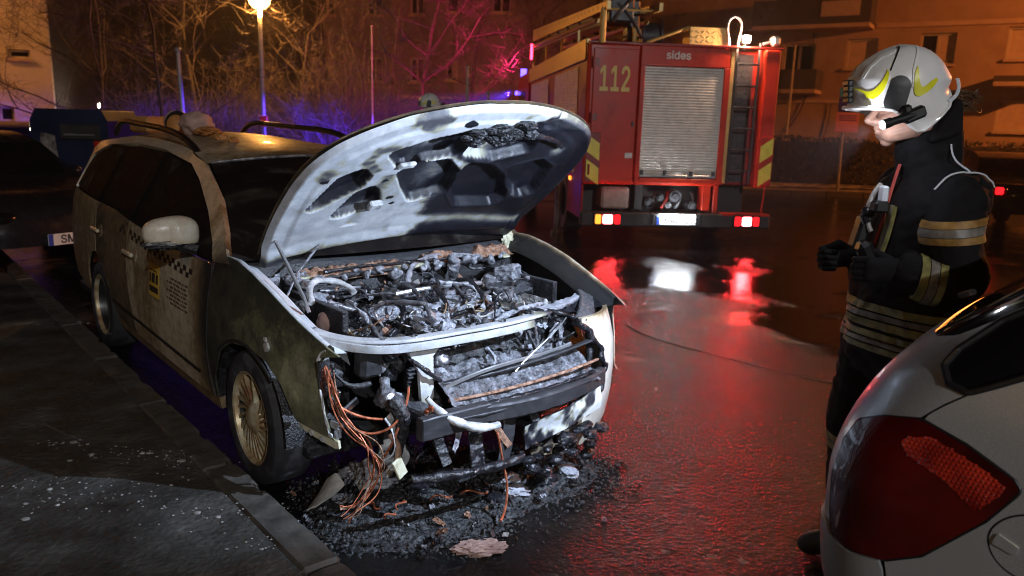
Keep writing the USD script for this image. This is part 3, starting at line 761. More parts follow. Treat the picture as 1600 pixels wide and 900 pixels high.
# ------------------------------------------------------------------ burnt engine bay
ROUGH_IN = TAXI
def ribbon(path, w, t, up=(0, 0, 1), n=24, twist=0):
    """A flat bar along a path: w across (horizontal), t thick."""
    p = np.asarray(path, float)
    s = np.r_[0, np.cumsum(np.linalg.norm(np.diff(p, axis=0), axis=1))]
    p = CubicSpline(s, p)(np.linspace(0, s[-1], n)) if len(p) > 2 else p[0] + (p[1] - p[0]) * np.linspace(0, 1, n)[:, None]
    tg = np.gradient(p, axis=0); tg /= np.linalg.norm(tg, axis=1, keepdims=True)
    side = np.cross(tg, np.asarray(up, float)); side /= np.linalg.norm(side, axis=1, keepdims=True)
    nv = np.cross(side, tg)
    c, sn = math.cos(math.radians(twist)), math.sin(math.radians(twist))
    side, nv = side * c + nv * sn, nv * c - side * sn
    ch = min(t, w) * .25
    prof = [(-w / 2 + ch, t / 2), (w / 2 - ch, t / 2), (w / 2, t / 2 - ch), (w / 2, -t / 2 + ch), (w / 2 - ch, -t / 2), (-w / 2 + ch, -t / 2), (-w / 2, -t / 2 + ch), (-w / 2, t / 2 - ch)]
    V = np.stack([p + side * a + nv * b for a, b in prof], 1)
    m = len(prof); V2 = V.reshape(-1, 3)
    i, j = np.meshgrid(np.arange(n - 1), np.arange(m), indexing='ij')
    q = np.stack([i * m + j, i * m + (j + 1) % m, (i + 1) * m + (j + 1) % m, (i + 1) * m + j], -1).reshape(-1, 4)
    F = [q[:, [0, 2, 1]], q[:, [0, 3, 2]]]
    k = np.arange(1, m - 1)
    F += [np.stack([0 * k, k, k + 1], 1), np.stack([0 * k, k + 1, k], 1) + (n - 1) * m]
    return trimesh.Trimesh(V2, np.vstack(F), process=False)

def hfield(x0, x1, y0, y1, f, nx, ny):
    X, Y = np.meshgrid(np.linspace(x0, x1, nx), np.linspace(y0, y1, ny), indexing='ij')
    return grid(np.stack([X, Y, f(X, Y)], -1))

def burnt_floor(X, Y):
    P = np.stack([X, Y, 0 * X], -1)
    r = np.abs(meshkit.fbm(P * 9 + 3, 4, 1) - .5) * 2
    h = .635 + .10 * meshkit.fbm(P * 6 + 9, 4, 2) - .17 * r + .05 * meshkit.fbm(P * 34, 4, 4)
    return h + .05 * np.clip((-.05 - X) * 4, 0, 1)
part(TAXI, 'burnt_remains', hfield(-.27, .56, -.60, .60, burnt_floor, 200, 270), 'ashy', label='bed of melted and ash-covered remains in the engine bay')
# engine: block, cam cover, intake
part(TAXI, 'engine_block', cat(cbox(.34, .52, .30, .02, (.12, .02, .62)), cbox(.30, .48, .03, .008, (.12, .02, .785))), 'ashy')
cv = part(TAXI, 'cam_cover', cat(cbox(.15, .46, .06, .018, (.02, .02, .815)), *[cbox(.16, .012, .016, .004, (.02, -.18 + .08 * k, .848)) for k in range(6)]), 'aluminium_burnt')
part(cv, 'oil_cap', cyl(.028, (.02, -.10, .84), (.02, -.10, .875)), 'char')
for k in range(6):
    part(cv, 'bolt', cyl(.009, (.085, -.19 + k * .083, .83), (.085, -.19 + k * .083, .858), 8), 'aluminium_burnt')
for k in range(4):
    y = -.17 + k * .115
    part(TAXI, 'intake_runner', tube([(.03, y, .83), (.12, y + .01, .875), (.23, y + .015, .85), (.30, y + .01, .78), (.29, y, .70)], [.013, .014, .012, .015, .018], 9, 18), ('char', 'char_wet', 'char', 'char_wet')[k])
part(TAXI, 'plenum', tube([(.27, -.26, .72), (.285, 0, .735), (.27, .27, .72)], .052, 12, 12), 'ashy')
part(TAXI, 'throttle_body', cat(lathe([(.0, 0), (.05, 0), (.055, .01), (.055, .05), (.042, .06), (.04, .02), (0, .02)], 20)).apply_transform(trimesh.transformations.translation_matrix((.25, .34, .78))), 'aluminium_burnt')
part(TAXI, 'engine_shroud', tf(blob(.10, .30, 3.2, 8, 5, (1, .95, .32)), (.43, -.22, .768), (0, 12, 0)), 'ashy', label='smooth ash-grey slumped engine shroud')
part(TAXI, 'engine_shroud', tf(blob(.085, .35, 3.4, 11, 5, (.8, 1.35, .28)), (.22, -.36, .79), (8, 0, 20)), 'ashy')
part(TAXI, 'fuel_rail', tube([(.16, -.25, .86), (.17, 0, .872), (.16, .26, .86)], .011, 8, 10), 'steel_light')
for k in range(4):
    y = -.19 + k * .12
    part(TAXI, 'injector', cyl(.012, (.16, y, .86), (.12, y, .79), 8), 'aluminium_burnt')
# reservoir with cap
part(TAXI, 'coolant_globe', tf(blob(.072, .10, 2, 5, 4, (1, 1, .85)), (.17, -.585, .775)), 'debris_pink', label='pale scorched coolant globe')
part(TAXI, 'coolant_cap', cat(cyl(.026, (.165, -.585, .83), (.165, -.58, .862), 14), cyl(.032, (.165, -.585, .83), (.165, -.585, .842), 14)), 'ashy')
part(TAXI, 'fluid_tank', tf(blob(.09, .25, 2.5, 13, 3, (.8, 1, .7)), (-.06, -.56, .80)), 'ashy')
part(TAXI, 'strut_tower', lathe([(0, .03), (.03, .03), (.035, .01), (.07, .012), (.085, 0), (.10, -.04), (.11, -.12)], 24).apply_transform(trimesh.transformations.translation_matrix((-.06, .56, .83))), 'ashy')
part(TAXI, 'strut_tower', lathe([(0, .03), (.03, .03), (.035, .01), (.07, .012), (.085, 0), (.10, -.04), (.11, -.12)], 24).apply_transform(trimesh.transformations.translation_matrix((-.14, -.57, .82))), 'char')
bat = part(TAXI, 'battery', cat(span((.20, .33, .58), (.42, .54, .74)), *[cbox(.20, .004, .05, .001, (.31, .35 + .03 * k, .76 + .012 * math.sin(3 * k)), (8 * math.sin(k * 2), 0, 0)) for k in range(7)]), 'ash_white', label='burst battery with bare plates')
part(TAXI, 'air_box', cat(cbox(.22, .22, .06, .02, (.10, .47, .79), (6, -8, 12)), cbox(.05, .20, .03, .008, (.22, .47, .80), (0, 10, 12))), 'char')
part(TAXI, 'fuse_box', cbox(.13, .10, .08, .012, (.02, .56, .86), (4, -10, 20)), 'ashy')
# hoses: the thick pale ones first
hs = [([(-.04, -.05, .85), (-.14, .03, .91), (-.24, .22, .94), (-.23, .42, .935), (-.19, .54, .92)], .014, 'ashy'),
      ([(.12, -.66, .86), (.02, -.62, .905), (-.05, -.54, .92), (-.04, -.45, .905), (.03, -.40, .86)], .015, 'ash_white'),
      ([(.35, -.10, .76), (.42, .05, .81), (.38, .20, .80), (.30, .26, .74)], .010, 'char_wet'),
      ([(.44, -.45, .70), (.36, -.50, .79), (.24, -.46, .82), (.14, -.42, .78)], .011, 'char'),
      ([(.48, .10, .74), (.50, .25, .79), (.46, .42, .78), (.38, .50, .74)], .013, 'ashy')]
for P, r, mt in hs:
    part(TAXI, 'burnt_hose', tube(P, r, 9, 26), mt)
for k in range(26):   # thin pipes and bare leads
    a = np.array([RNG.uniform(-.2, .5), RNG.uniform(-.56, .56), RNG.uniform(.72, .80)])
    d = RNG.normal(0, .12, (3, 3)); d[:, 2] = np.abs(d[:, 2]) * .6
    P = np.array([a, a + d[0], a + d[0] + d[1] * .8, a + d[0] + d[1] + d[2] * .3])
    P[:, 0] = np.clip(P[:, 0], -.24, .56); P[:, 1] = np.clip(P[:, 1], -.60, .60); P[:, 2] = np.clip(P[:, 2], .62, .90)
    part(TAXI, 'burnt_pipe', tube(P, RNG.uniform(.003, .013, 4), 6, 18), ['char', 'ashy', 'char_wet', 'aluminium_burnt', 'ashy'][k % 5])
for k in range(30):   # brackets and clips
    p = (RNG.uniform(-.2, .52), RNG.uniform(-.56, .56), RNG.uniform(.72, .83))
    s = RNG.uniform(.015, .06, 3) * [1, 1, .5]
    part(TAXI, 'burnt_bracket', cbox(*s, ch=.004, pos=p, rot=RNG.uniform(-40, 40, 3)), ['char', 'ashy', 'aluminium_burnt', 'ash_white', 'char_wet'][k % 5])
ROUGH_IN = None
for k in range(170):   # small recognisable bits: bolts, fins, clips, plates
    p = np.array([RNG.uniform(-.22, .54), RNG.uniform(-.58, .58), 0]); p[2] = float(burnt_floor(p[:1], p[1:2])[0]) + RNG.uniform(.02, .16) * (.4 + .6 * (abs(p[1]) < .4))
    mt = ['steel_dark', 'aluminium_burnt', 'char_wet', 'rust_flakes', 'ashy', 'steel_dark', 'steel_light'][k % 7]
    s = RNG.uniform(.005, .022)
    kind = k % 5
    ang = tuple(RNG.uniform(-60, 60, 3))
    if kind == 0:
        part(TAXI, 'bolt', tf(cat(cyl(s * .9, (0, 0, 0), (0, 0, s * .6), 6), cyl(s * .45, (0, 0, -s * 2), (0, 0, 0), 8)), p, ang), mt)
    elif kind == 1:
        part(TAXI, 'cooling_fin', tf(cat(*[cbox(s * 4, .0016, s * 1.6, .0004, (0, (q_ - 2) * s * .55, 0)) for q_ in range(5)]), p, ang), mt)
    elif kind == 2:
        part(TAXI, 'clamp_ring', tf(lathe([(s, -.004), (s * 1.15, -.004), (s * 1.15, .004), (s, .004), (s, -.004)], 14), p, ang), mt)
    elif kind == 3:
        part(TAXI, 'bent_plate', tf(ribbon([(-s * 2, 0, 0), (0, 0, s * .8), (s * 1.5, 0, s * .2), (s * 2.4, 0, -s)], s * 1.8, .0025, n=8), p, ang), mt)
    else:
        part(TAXI, 'plug', tf(cat(cbox(s * 2, s * 1.4, s, .002), cyl(s * .3, (s, 0, 0), (s * 2.2, 0, 0), 6)), p, ang), mt)
ROUGH_IN = TAXI
bits = []
for k in range(1500):
    p = np.array([RNG.uniform(-.26, .54), RNG.uniform(-.60, .60), 0])
    p[2] = float(burnt_floor(np.array([p[0]]), np.array([p[1]]))[0]) + RNG.uniform(-.01, .06)
    bits.append(tf(blob(RNG.uniform(.003, .012) * (1.9 if k % 17 == 0 else 1), .5, 2, k % 40, 1, RNG.uniform(.5, 1.6, 3)), p, RNG.uniform(0, 180, 3)))
part(TAXI, 'charred_bits', cat(*bits), 'rubble', kind='stuff')
for k in range(56):   # sagging wires
    a_ = np.array([RNG.uniform(-.22, .5), RNG.uniform(-.58, .5), RNG.uniform(.74, .84)])
    b_ = a_ + [RNG.normal(0, .12), RNG.normal(0, .20), RNG.uniform(-.06, .05)]
    b_ = np.clip(b_, [-.24, -.62, .64], [.60, .62, .90])
    mid = [(a_ + (b_ - a_) * t) + np.array([RNG.normal(0, .02), RNG.normal(0, .02), -.05 * 4 * t * (1 - t) + RNG.normal(0, .012)]) for t in (.25, .5, .75)]
    part(TAXI, 'burnt_wire', tube([a_, *mid, b_], RNG.uniform(.0018, .0042), 5, 20), ['trim_black', 'steel_light', 'hubcap', 'trim_black', 'rust_flakes', 'melted_plastic'][k % 6])
# flaky rust on the cowl
for y0, y1, x0, z0, mt, sd in ((-.60, .06, -.235, .935, 'rust_flakes', 1), (.14, .42, -.26, .955, 'rust_flakes', 2), (.50, .80, -.26, .965, 'rust_flakes', 3)):
    def fl(X, Y, y0=y0, y1=y1, z0=z0, sd=sd, x0=x0):
        P = np.stack([X, Y, 0 * X], -1)
        env = np.clip(np.minimum(Y - y0, y1 - Y) / .05, 0, 1) * np.clip(1 - ((X - x0) / .055) ** 2, 0, 1)
        return z0 - .05 + env * (.05 + .045 * (meshkit.fbm(P * 45 + sd, 3, sd) - .4))
    part(TAXI, 'rust_flakes', hfield(x0 - .06, x0 + .06, y0, y1, fl, 22, 110), mt, label='crumbling orange rust on the cowl')
part(TAXI, 'scuttle_rail', ribbon([(-.19, -.62, .895), (-.19, 0, .905), (-.21, .6, .90)], .05, .02), 'char')
for y, w_ in ((-.57, .10), (.00, .09), (.09, .10), (.70, .05)):
    part(TAXI, 'primer_patch', cbox(.035, w_, .012, .004, (-.175, y, .915), (0, 14, 4)), 'primer_yellow', label='bare yellow primer on the scuttle')
part(TAXI, 'wiper_linkage', tube([(-.17, -.45, .93), (-.16, -.2, .945), (-.18, .05, .935), (-.17, .3, .94)], .008, 6, 14), 'char_wet')
lumps = [tf(blob(RNG.uniform(.012, .035), .4, 2.5, k, 2, RNG.uniform(.6, 1.3, 3)), (RNG.uniform(-.24, -.12), RNG.uniform(-.72, .72), RNG.uniform(.89, .93)), RNG.uniform(0, 90, 3)) for k in range(40)]
part(TAXI, 'cowl_lumps', cat(*lumps), 'ashy', kind='stuff')
part(TAXI, 'hinge_lump', tf(blob(.05, .5, 3, 21, 3, (.6, .8, 1.5)), (-.28, .80, .98)), 'primer_yellow')

# ------------------------------------------------------------------ the open front
def soot_part(name, m, mt, fn, label=None):
    part(TAXI, name, m, mt, attr=fn(m.vertices), label=label)
xm = ribbon([(.42, -.81, .825), (.54, -.74, .805), (.625, -.64, .797), (.668, -.50, .793), (.680, -.30, .793), (.672, -.05, .79), (.635, .18, .787), (.59, .34, .782)], .056, .016, n=60)
soot_part('front_crossmember', xm, 'bare_ash_metal', lambda q: .15 + .50 * (fb(q, 12, 3) - .4) + .5 * np.clip((q[:, 1] - .20) * 7, 0, 1), 'bowed white cross-member at the front of the bay')
lip = ribbon([(.46, -.82, .80), (.575, -.745, .782), (.662, -.65, .772), (.706, -.50, .768), (.718, -.30, .768), (.708, -.05, .765), (.672, .18, .765)], .014, .035, n=50)
soot_part('crossmember_lip', lip, 'bare_ash_metal', lambda q: .18 + .5 * (fb(q, 14, 5) - .4) + .4 * np.clip((q[:, 1] - .1) * 7, 0, 1))
part(TAXI, 'front_crossmember', ribbon([(.56, .32, .785), (.53, .5, .79), (.44, .72, .80)], .06, .02, n=24), 'ashy')
for k, y in enumerate((-.60, -.47, -.2, .0)):
    part(TAXI, 'crossmember_bolt', cyl(.011, (.672 - .25 * max(-y - .5, 0), y, .80), (.672 - .25 * max(-y - .5, 0), y, .812), 10), 'chrome')
stp = Polygon([(-.49, .765), (-.34, .765), (-.335, .74), (-.375, .70), (-.37, .52), (-.385, .49), (-.43, .49), (-.445, .64), (-.49, .72)]).buffer(-.008).buffer(.008)
st = upright(stp, .02); st.vertices = np.column_stack([.665 - st.vertices[:, 1], st.vertices[:, 0], st.vertices[:, 2]]); st.invert()
st = st.subdivide().subdivide()
soot_part('bonnet_lock_strut', st, 'bare_ash_metal', lambda q: .10 + .30 * (fb(q, 14, 6) - .4) + .2 * (q[:, 2] < .53), 'pale upright strut under the cross-member')
part(TAXI, 'lamp_housing', cbox(.08, .115, .14, .02, (.58, -.635, .705), (0, 6, 5)), 'steel_dark', label='grey block where the headlamp was')
part(TAXI, 'lamp_housing', cat(cbox(.10, .09, .10, .02, (.50, -.77, .64), (0, 10, 15)), tube([(.58, -.80, .72), (.60, -.78, .66), (.62, -.72, .62), (.64, -.66, .63)], .008, 6, 12)), 'char')
part(TAXI, 'lamp_bracket', cat(cbox(.012, .06, .17, .004, (.575, -.83, .665), (10, 8, 10)), cbox(.05, .012, .05, .004, (.60, -.80, .60), (0, 20, 20)), cbox(.014, .08, .03, .004, (.62, -.74, .545), (25, 0, 12))), 'chrome', label='bright torn headlamp bracket')
ed = side_pts(np.array([(.600, .785), (.563, .75), (.560, .70), (.574, .617), (.592, .52), (.609, .436)]), -1, .002)[0]
part(TAXI, 'wing_edge', tube(ed, .0045, 6, 30), 'ash_white', label='bright torn front edge of the wing')
part(TAXI, 'lamp_bracket', cat(cbox(.02, .035, .05, .006, (.62, -.80, .44), (0, 0, 30)), cbox(.05, .03, .03, .006, (.60, -.80, .47), (0, 20, 30))), 'steel_light')
part(TAXI, 'wing_flange', side_panel(Polygon([(.40, .445), (.645, .415), (.645, .375), (.415, .41)]), -1, -.004, .012, .03)[0], 'fender_scorch', attr=None)
for k, (x, z) in enumerate(((.43, .430), (.50, .418), (.565, .407), (.62, .44))):
    V, n_ = side_pts(np.array([[x, z]]), -1, .003)
    part(TAXI, 'flange_bolt', cyl(.011, V[0], V[0] + n_[0] * .006, 10), 'ash_white')
for x, z in ((.20, .715), (.19, .745)):
    V, n_ = side_pts(np.array([[x, z]]), -1, .002)
    part(TAXI, 'indicator_base', cyl(.021 if z < .73 else .012, V[0], V[0] + n_[0] * .008, 14), 'ash_white', label='white indicator socket on the wing')
# radiator pack and shelf
part(TAXI, 'radiator', cat(span((.50, -.42, .30), (.53, .50, .72)), *[cbox(.012, .92, .006, .001, (.536, .04, .32 + .018 * k)) for k in range(22)]), 'char')
def shelf(X, Y):
    P = np.stack([X, Y, 0 * X], -1)
    return .615 - (X - .60) * .62 + .060 * (meshkit.fbm(P * 14, 4, 9) - .5) + .022 * meshkit.fbm(P * 60, 3, 3)
part(TAXI, 'ash_shelf', hfield(.56, .84, -.36, .48, shelf, 60, 170), 'shelf_ash', label='shelf of pale ash where the grille was')
part(TAXI, 'ash_shelf', hfield(.52, .62, -.32, .50, lambda X, Y: shelf(X, Y) + .03, 20, 90), 'rubble')
for a, b, w_, mt in (((.68, -.34, .575), (.74, .52, .655), .030, 'steel_dark'), ((.76, -.36, .525), (.81, .48, .575), .014, 'rust_flakes'), ((.80, -.33, .50), (.83, .44, .53), .022, 'char_wet'), ((.84, -.42, .475), (.85, .40, .50), .014, 'steel_dark')):
    part(TAXI, 'grille_bar', ribbon([a, ((a[0] + b[0]) / 2 + .02, (a[1] + b[1]) / 2, (a[2] + b[2]) / 2 - .012), b], w_, .012, n=26), mt)
part(TAXI, 'grille_bar', ribbon([(.70, -.34, .56), (.735, -.22, .605), (.725, .1, .625), (.70, .40, .64)], .012, .018, n=30), 'steel_light')
part(TAXI, 'slack_wire', tube([(.74, .02, .58), (.73, .12, .64), (.70, .30, .72), (.66, .40, .76)], .0035, 5, 16), 'steel_light')
part(TAXI, 'bumper_beam', cat(span((.80, -.55, .415), (.85, -.20, .51), .006), ribbon([(.825, -.22, .462), (.86, .0, .46), (.84, .30, .465), (.77, .55, .47)], .05, .085, n=30)), 'steel_dark', label='dark steel bumper beam across the front')
part(TAXI, 'beam_hole', cyl(.014, (.8505, -.43, .465), (.8515, -.43, .465), 14), 'plate_black')
for sg in (-1, 1):
    part(TAXI, 'crash_box', cbox(.30, .09, .10, .01, (.66, sg * .47, .46)), 'char')
part(TAXI, 'front_pipe', tube([(.79, -.49, .576), (.825, -.44, .51), (.86, -.378, .464), (.885, -.30, .435), (.90, -.20, .428)], [.012, .016, .02, .021, .014], 10, 24), 'ash_white', label='pale curved pipe over the bumper beam')
part(TAXI, 'wire_clip', cat(cbox(.025, .035, .03, .005, (.80, -.47, .535), (20, 10, 30)), cbox(.02, .02, .03, .004, (.79, -.49, .515), (0, 30, 10))), 'copper_wire')
part(TAXI, 'bumper_lower_bar', tube([(.86, -.60, .275), (.91, -.42, .268), (.93, -.24, .262), (.93, -.08, .262)], .019, 10, 24), 'char_wet', label='black lower bar of the bumper')
for y, z0, z1, w_, lean, mt in ((-.49, .30, .42, .045, .05, 'char'), (-.38, .35, .42, .03, -.03, 'ashy'), (-.30, .25, .42, .07, .02, 'char_wet'), (-.20, .30, .42, .03, .09, 'rust_flakes'), (-.10, .22, .41, .08, -.05, 'steel_dark'), (.03, .29, .40, .04, .06, 'char')):
    part(TAXI, 'hanging_plate', ribbon([(.87, y + lean, z0), (.84, y + lean * .4 + .02, (z0 + z1) / 2), (.82, y + .03, z1)], w_, .007, up=(1, .25 * lean * 10, 0), n=12, twist=lean * 300), mt)
for P, r, mt in (([(.60, -.57, .62), (.63, -.58, .55), (.66, -.55, .47), (.70, -.57, .40)], .022, 'ashy'), ([(.70, -.60, .56), (.74, -.57, .48), (.72, -.58, .38), (.73, -.60, .33)], .030, 'char'),
                 ([(.72, -.62, .43), (.75, -.60, .36), (.74, -.61, .30)], .014, 'rust_flakes')):
    part(TAXI, 'mangled_support', tube(P, r, 8, 18), mt)
part(TAXI, 'foil_strip', ribbon([(.70, -.62, .50), (.73, -.60, .43), (.74, -.605, .36), (.72, -.63, .32)], .06, .004, up=(1, .3, 0), n=16, twist=20), 'ash_white', label='pale flap of heat shield')
part(TAXI, 'yellow_tag', cbox(.012, .05, .09, .003, (.76, -.60, .29), (25, 0, 10)), 'primer_yellow')
for k, (y, z, r) in enumerate(((.27, .67, .042), (.42, .70, .040))):
    part(TAXI, 'pulley', tf(lathe([(0, .03), (.3 * r, .03), (.5 * r, .012), (.8 * r, .014), (r, .03), (r, -.02), (0, -.02)], 20), (.57, y, z), (0, 70, 0)), 'char_wet')
for k in range(34):
    p = (RNG.uniform(.52, .64), RNG.uniform(-.60, .56), RNG.uniform(.42, .75))
    part(TAXI, 'melted_lump', tf(blob(RNG.uniform(.015, .045), .45, 2.5, k, 2, RNG.uniform(.5, 1.3, 3)), p, RNG.uniform(0, 90, 3)), ['char', 'ashy', 'char_wet', 'char', 'aluminium_burnt'][k % 5])
for k in range(14):
    a = np.array([RNG.uniform(.56, .66), RNG.uniform(-.58, .54), RNG.uniform(.48, .74)])
    P = np.array([a, a + RNG.normal(0, .06, 3), a + RNG.normal(0, .09, 3) + [.02, .05, -.03]])
    part(TAXI, 'burnt_pipe', tube(P, RNG.uniform(.004, .012), 6, 10), ['ashy', 'char', 'char_wet'][k % 3])
# copper leads hanging from the headlamp corner
base = np.array([(.58, -.83, .70), (.615, -.80, .58), (.66, -.745, .46), (.69, -.695, .375), (.705, -.665, .30), (.70, -.70, .21), (.69, -.75, .15), (.67, -.80, .12)])
for k in range(8):
    P = base + RNG.normal(0, .015, base.shape) + RNG.normal(0, .014, 3) * np.linspace(.2, 1.4, 8)[:, None]
    P = P[: 8 - (k % 3 == 2)]
    part(TAXI, 'copper_lead', tube(P, .0022 + .0008 * (k % 3), 5, 40), 'copper_wire' if k % 4 else 'rust_flakes')
for P in ([(.66, -.745, .46), (.70, -.69, .44), (.74, -.62, .47), (.74, -.56, .54), (.70, -.52, .60)], [(.70, -.665, .30), (.74, -.62, .40), (.75, -.60, .46)], [(.90, -.21, .40), (.915, -.20, .33), (.92, -.19, .27), (.94, -.18, .17), (.96, -.20, .08), (1.0, -.26, .05)], [(.62, -.80, .56), (.67, -.70, .50), (.70, -.64, .49)]):
    part(TAXI, 'copper_lead', tube(P, .0055, 6, 24), 'copper_wire')
part(TAXI, 'hub_shaft', cat(lathe([(0, 0), (.10, 0), (.12, .02), (.12, .06), (0, .06)], 24).apply_transform(trimesh.transformations.rotation_matrix(math.pi / 2, (1, 0, 0))).apply_translation((-.05, -.62, .31)), span((.1, -.60, .28), (.5, -.52, .36))), 'char')
# bumper corner still hanging on the far side
zz = np.linspace(.10, .765, 34)
prof = np.interp(zz, [.10, .2, .35, .5, .6, .70, .765], [.86, .93, .985, 1.0, .985, .93, .88])
tmax = np.interp(zz, [.10, .16, .22, .30, .42, .55, .66, .73, .765], [118, 116, 104, 80, 66, 68, 78, 88, 86]) + 2.5 * np.sin(zz * 60)
tu = np.linspace(0, 1, 30)
TH = np.radians(-6 + tu[:, None] * (tmax[None, :] + 6))
rx = np.where(TH > np.radians(88), .375 + .02 * (TH - np.radians(88)), .375)
G = np.stack([.40 + rx * np.sin(TH) * prof - .05 * np.clip(.30 - zz, 0, 1), .44 + .44 * np.cos(TH) * prof - .10 * np.clip(TH - np.radians(80), 0, 1), np.broadcast_to(zz + 0 * zz, TH.shape) + .05 * np.clip(np.radians(60) - TH, 0, 1) * (zz < .2)], -1)
nrm = np.stack([np.sin(TH), np.cos(TH), 0 * TH], -1)
m = solid_grid(G[::-1], nrm[::-1], .022)
q = m.vertices
part(TAXI, 'bumper_corner', m, 'taxi_paint', attr=.0 + .10 * fb(q, 8, 4) + .3 * np.clip((.16 - q[:, 2]) * 7, 0, 1) + .55 * np.clip((q[:, 2] - .70) * 14, 0, 1) * fb(q, 20, 2), label='pale bumper corner still in place')
part(TAXI, 'bumper_edge', tube(G[-1, 3:] + [-.008, -.010, 0], .014, 8, 40), 'char_wet')
part(TAXI, 'lamp_pocket', hfield(.44, .62, .46, .80, lambda X, Y: .765 + .01 * np.sin(X * 40) + .012 * meshkit.fbm(np.stack([X, Y, X], -1) * 30, 3, 2), 20, 30), 'char_wet', label='black pocket of the far headlamp')
part(TAXI, 'lamp_pocket', ribbon([(.70, .46, .72), (.60, .60, .76), (.46, .72, .80)], .09, .03, n=20, twist=-25), 'char')
for P, r in (([(.76, .40, .44), (.74, .48, .52), (.68, .55, .62), (.60, .60, .70)], .018), ([(.78, .34, .36), (.79, .42, .38), (.76, .50, .42)], .02)):
    part(TAXI, 'corner_frame', tube(P, r, 8, 18), 'char_wet')
# number plate, scorched and hanging
pm = hfield(-.26, .26, -.057, .057, lambda X, Y: .012 * np.sin(X * 7) + .006 * np.sin(Y * 40 + X * 9), 60, 14)
PLR = Rot.from_euler('xyz', [0, 0, 0], degrees=True)
v = pm.vertices
pv = np.column_stack([.905 + v[:, 2] - .16 * np.clip(v[:, 0], 0, 1), .20 + v[:, 0] * .94, .37 + v[:, 1] * .93 + v[:, 0] * .16])
PL = trimesh.Trimesh(pv, pm.faces, process=False)
part(TAXI, 'number_plate', PL, 'bare_ash_metal', attr=.04 + .30 * np.clip((.05 - v[:, 0]) * 3, 0, 1) + .70 * np.clip((fb(v, 13, 21) - .44) * 7, 0, 1), label='buckled scorched number plate')
part(TAXI, 'number_plate_holder', trimesh.Trimesh(pv - [.012, 0, .004], pm.faces, process=False), 'char')
lump = [tf(blob(RNG.uniform(.012, .034), .5, 3, k, 2, (1, 1.3, .7)), (RNG.uniform(.76, .92), RNG.uniform(-.06, .46), RNG.uniform(.10, .29))) for k in range(30)]
for l_ in lump:
    part(TAXI, 'melted_bumper', l_, 'char_wet')

ROUGH_IN = None
# half-melted things lying on the roof
RL = thing('roof_load', 'half-melted sign pieces lying across the taxi roof', 'debris', (-.4662, 3.9158, 0), -49.81)
def onroof(x, y):
    zr_ = float(gut_z(np.clip(x, -4.3, -1.3))); yw = float(half(x, zr_))
    return zr_ + .055 * (1 - (y / yw) ** 2) - .006
for nm, x, y, mt, mk in (
        ('sign_box', -3.45, -.28, 'debris_orange', lambda: cbox(.30, .26, .13, .02, (0, 0, .062), (0, 0, 12))),
        ('lamp_disc', -3.02, -.25, 'debris_pink', lambda: tf(lathe([(0, .05), (.05, .045), (.075, .025), (.08, -.02), (0, -.03)], 24), (0, 0, .085), (70, 0, 40))),
        ('lamp_disc', -2.80, -.30, 'debris_orange', lambda: tf(lathe([(0, .05), (.04, .045), (.068, .025), (.072, -.03), (0, -.04)], 24), (0, 0, .065), (75, 0, 44))),
        ('lamp_disc_rim', -2.83, -.29, 'trim_black', lambda: tf(lathe([(.060, .01), (.09, .01), (.095, -.03), (.06, -.03)], 24), (0, 0, .075), (75, 0, 44))),
        ('crumpled_lump', -2.50, -.26, 'debris_pink', lambda: tf(blob(.105, .3, 2, 4, 3, (1.1, 1, .85)), (0, 0, .075))),
        ('crumpled_lump', -2.32, -.24, 'debris_orange', lambda: tf(blob(.08, .5, 3, 7, 3, (1.6, 1, .4)), (0, 0, .028)))):
    part(RL, nm, tf(mk(), (x, y, onroof(x, y) + .002)), mt)
for k in range(5):
    x, y = -2.25 + .12 * k, -.25 + .04 * math.sin(k * 3)
    part(RL, 'foam_shred', tf(blob(.022 + .008 * (k % 3), .5, 3, k, 2, (1, 1, .7)), (x, y, onroof(x, y) + .012)), 'debris_orange')
# ================================================================== fire engine (x across its back, y away, z up)
FT = thing('fire_engine', 'red fire engine with ladder on its roof, seen from behind', 'fire engine', (.941, 10.8, 0), 6)
def B(name, a, b, mt, ch=.006, label=None, par=None):
    return part(par or FT, name, span(np.array(a, float), np.array(b, float), ch), mt, label=label)
B('locker_body', (.0, .02, .90), (.70, 6.4, 2.76), 'engine_red', .02)
B('locker_body', (.70, .06, .90), (1.93, 6.4, 2.765), 'engine_red', .02)
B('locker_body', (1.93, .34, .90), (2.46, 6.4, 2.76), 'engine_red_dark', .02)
B('locker_body', (2.44, .02, .90), (2.66, 6.4, 2.77), 'engine_red', .02)
dr = B('back_door', (.06, -.012, .94), (.675, .02, 2.70), 'engine_red', .008, 'red back door numbered 112')
part(dr, 'door_handle', cbox(.03, .02, .07, .006, (.63, -.02, 1.72)), 'steel_dark')
_m112 = text_plate('112', .315, (0, -.0135, 2.155), .003, True); _m112.vertices[:, 0] = .150 + (_m112.vertices[:, 0] - _m112.bounds[0, 0]) * (.41 / np.ptp(_m112.vertices[:, 0]))
part(dr, 'number', _m112, 'lettering_yellow')
for z in (1.10, 1.80, 2.52):
    part(dr, 'hinge', cat(cyl(.016, (.052, -.02, z - .07), (.052, -.02, z + .07), 10), cbox(.09, .006, .10, .002, (.095, -.016, z))), 'engine_red_dark')
for k in range(16):
    part(FT, 'rivet', cyl(.009, (.715, -.017, 1.0 + .1 * k), (.715, -.012, 1.0 + .1 * k), 8), 'engine_red_dark')
    part(FT, 'rivet', cyl(.009, (1.93, -.017, 1.0 + .1 * k), (1.93, -.012, 1.0 + .1 * k), 8), 'engine_red_dark')
part(FT, 'warning_label', cbox(.10, .002, .07, .0, (.60, -.0135, 1.30)), 'lettering_white'); part(FT, 'warning_label', cbox(.11, .002, .035, .0, (1.31, -.006, 1.075)), 'lettering_white')
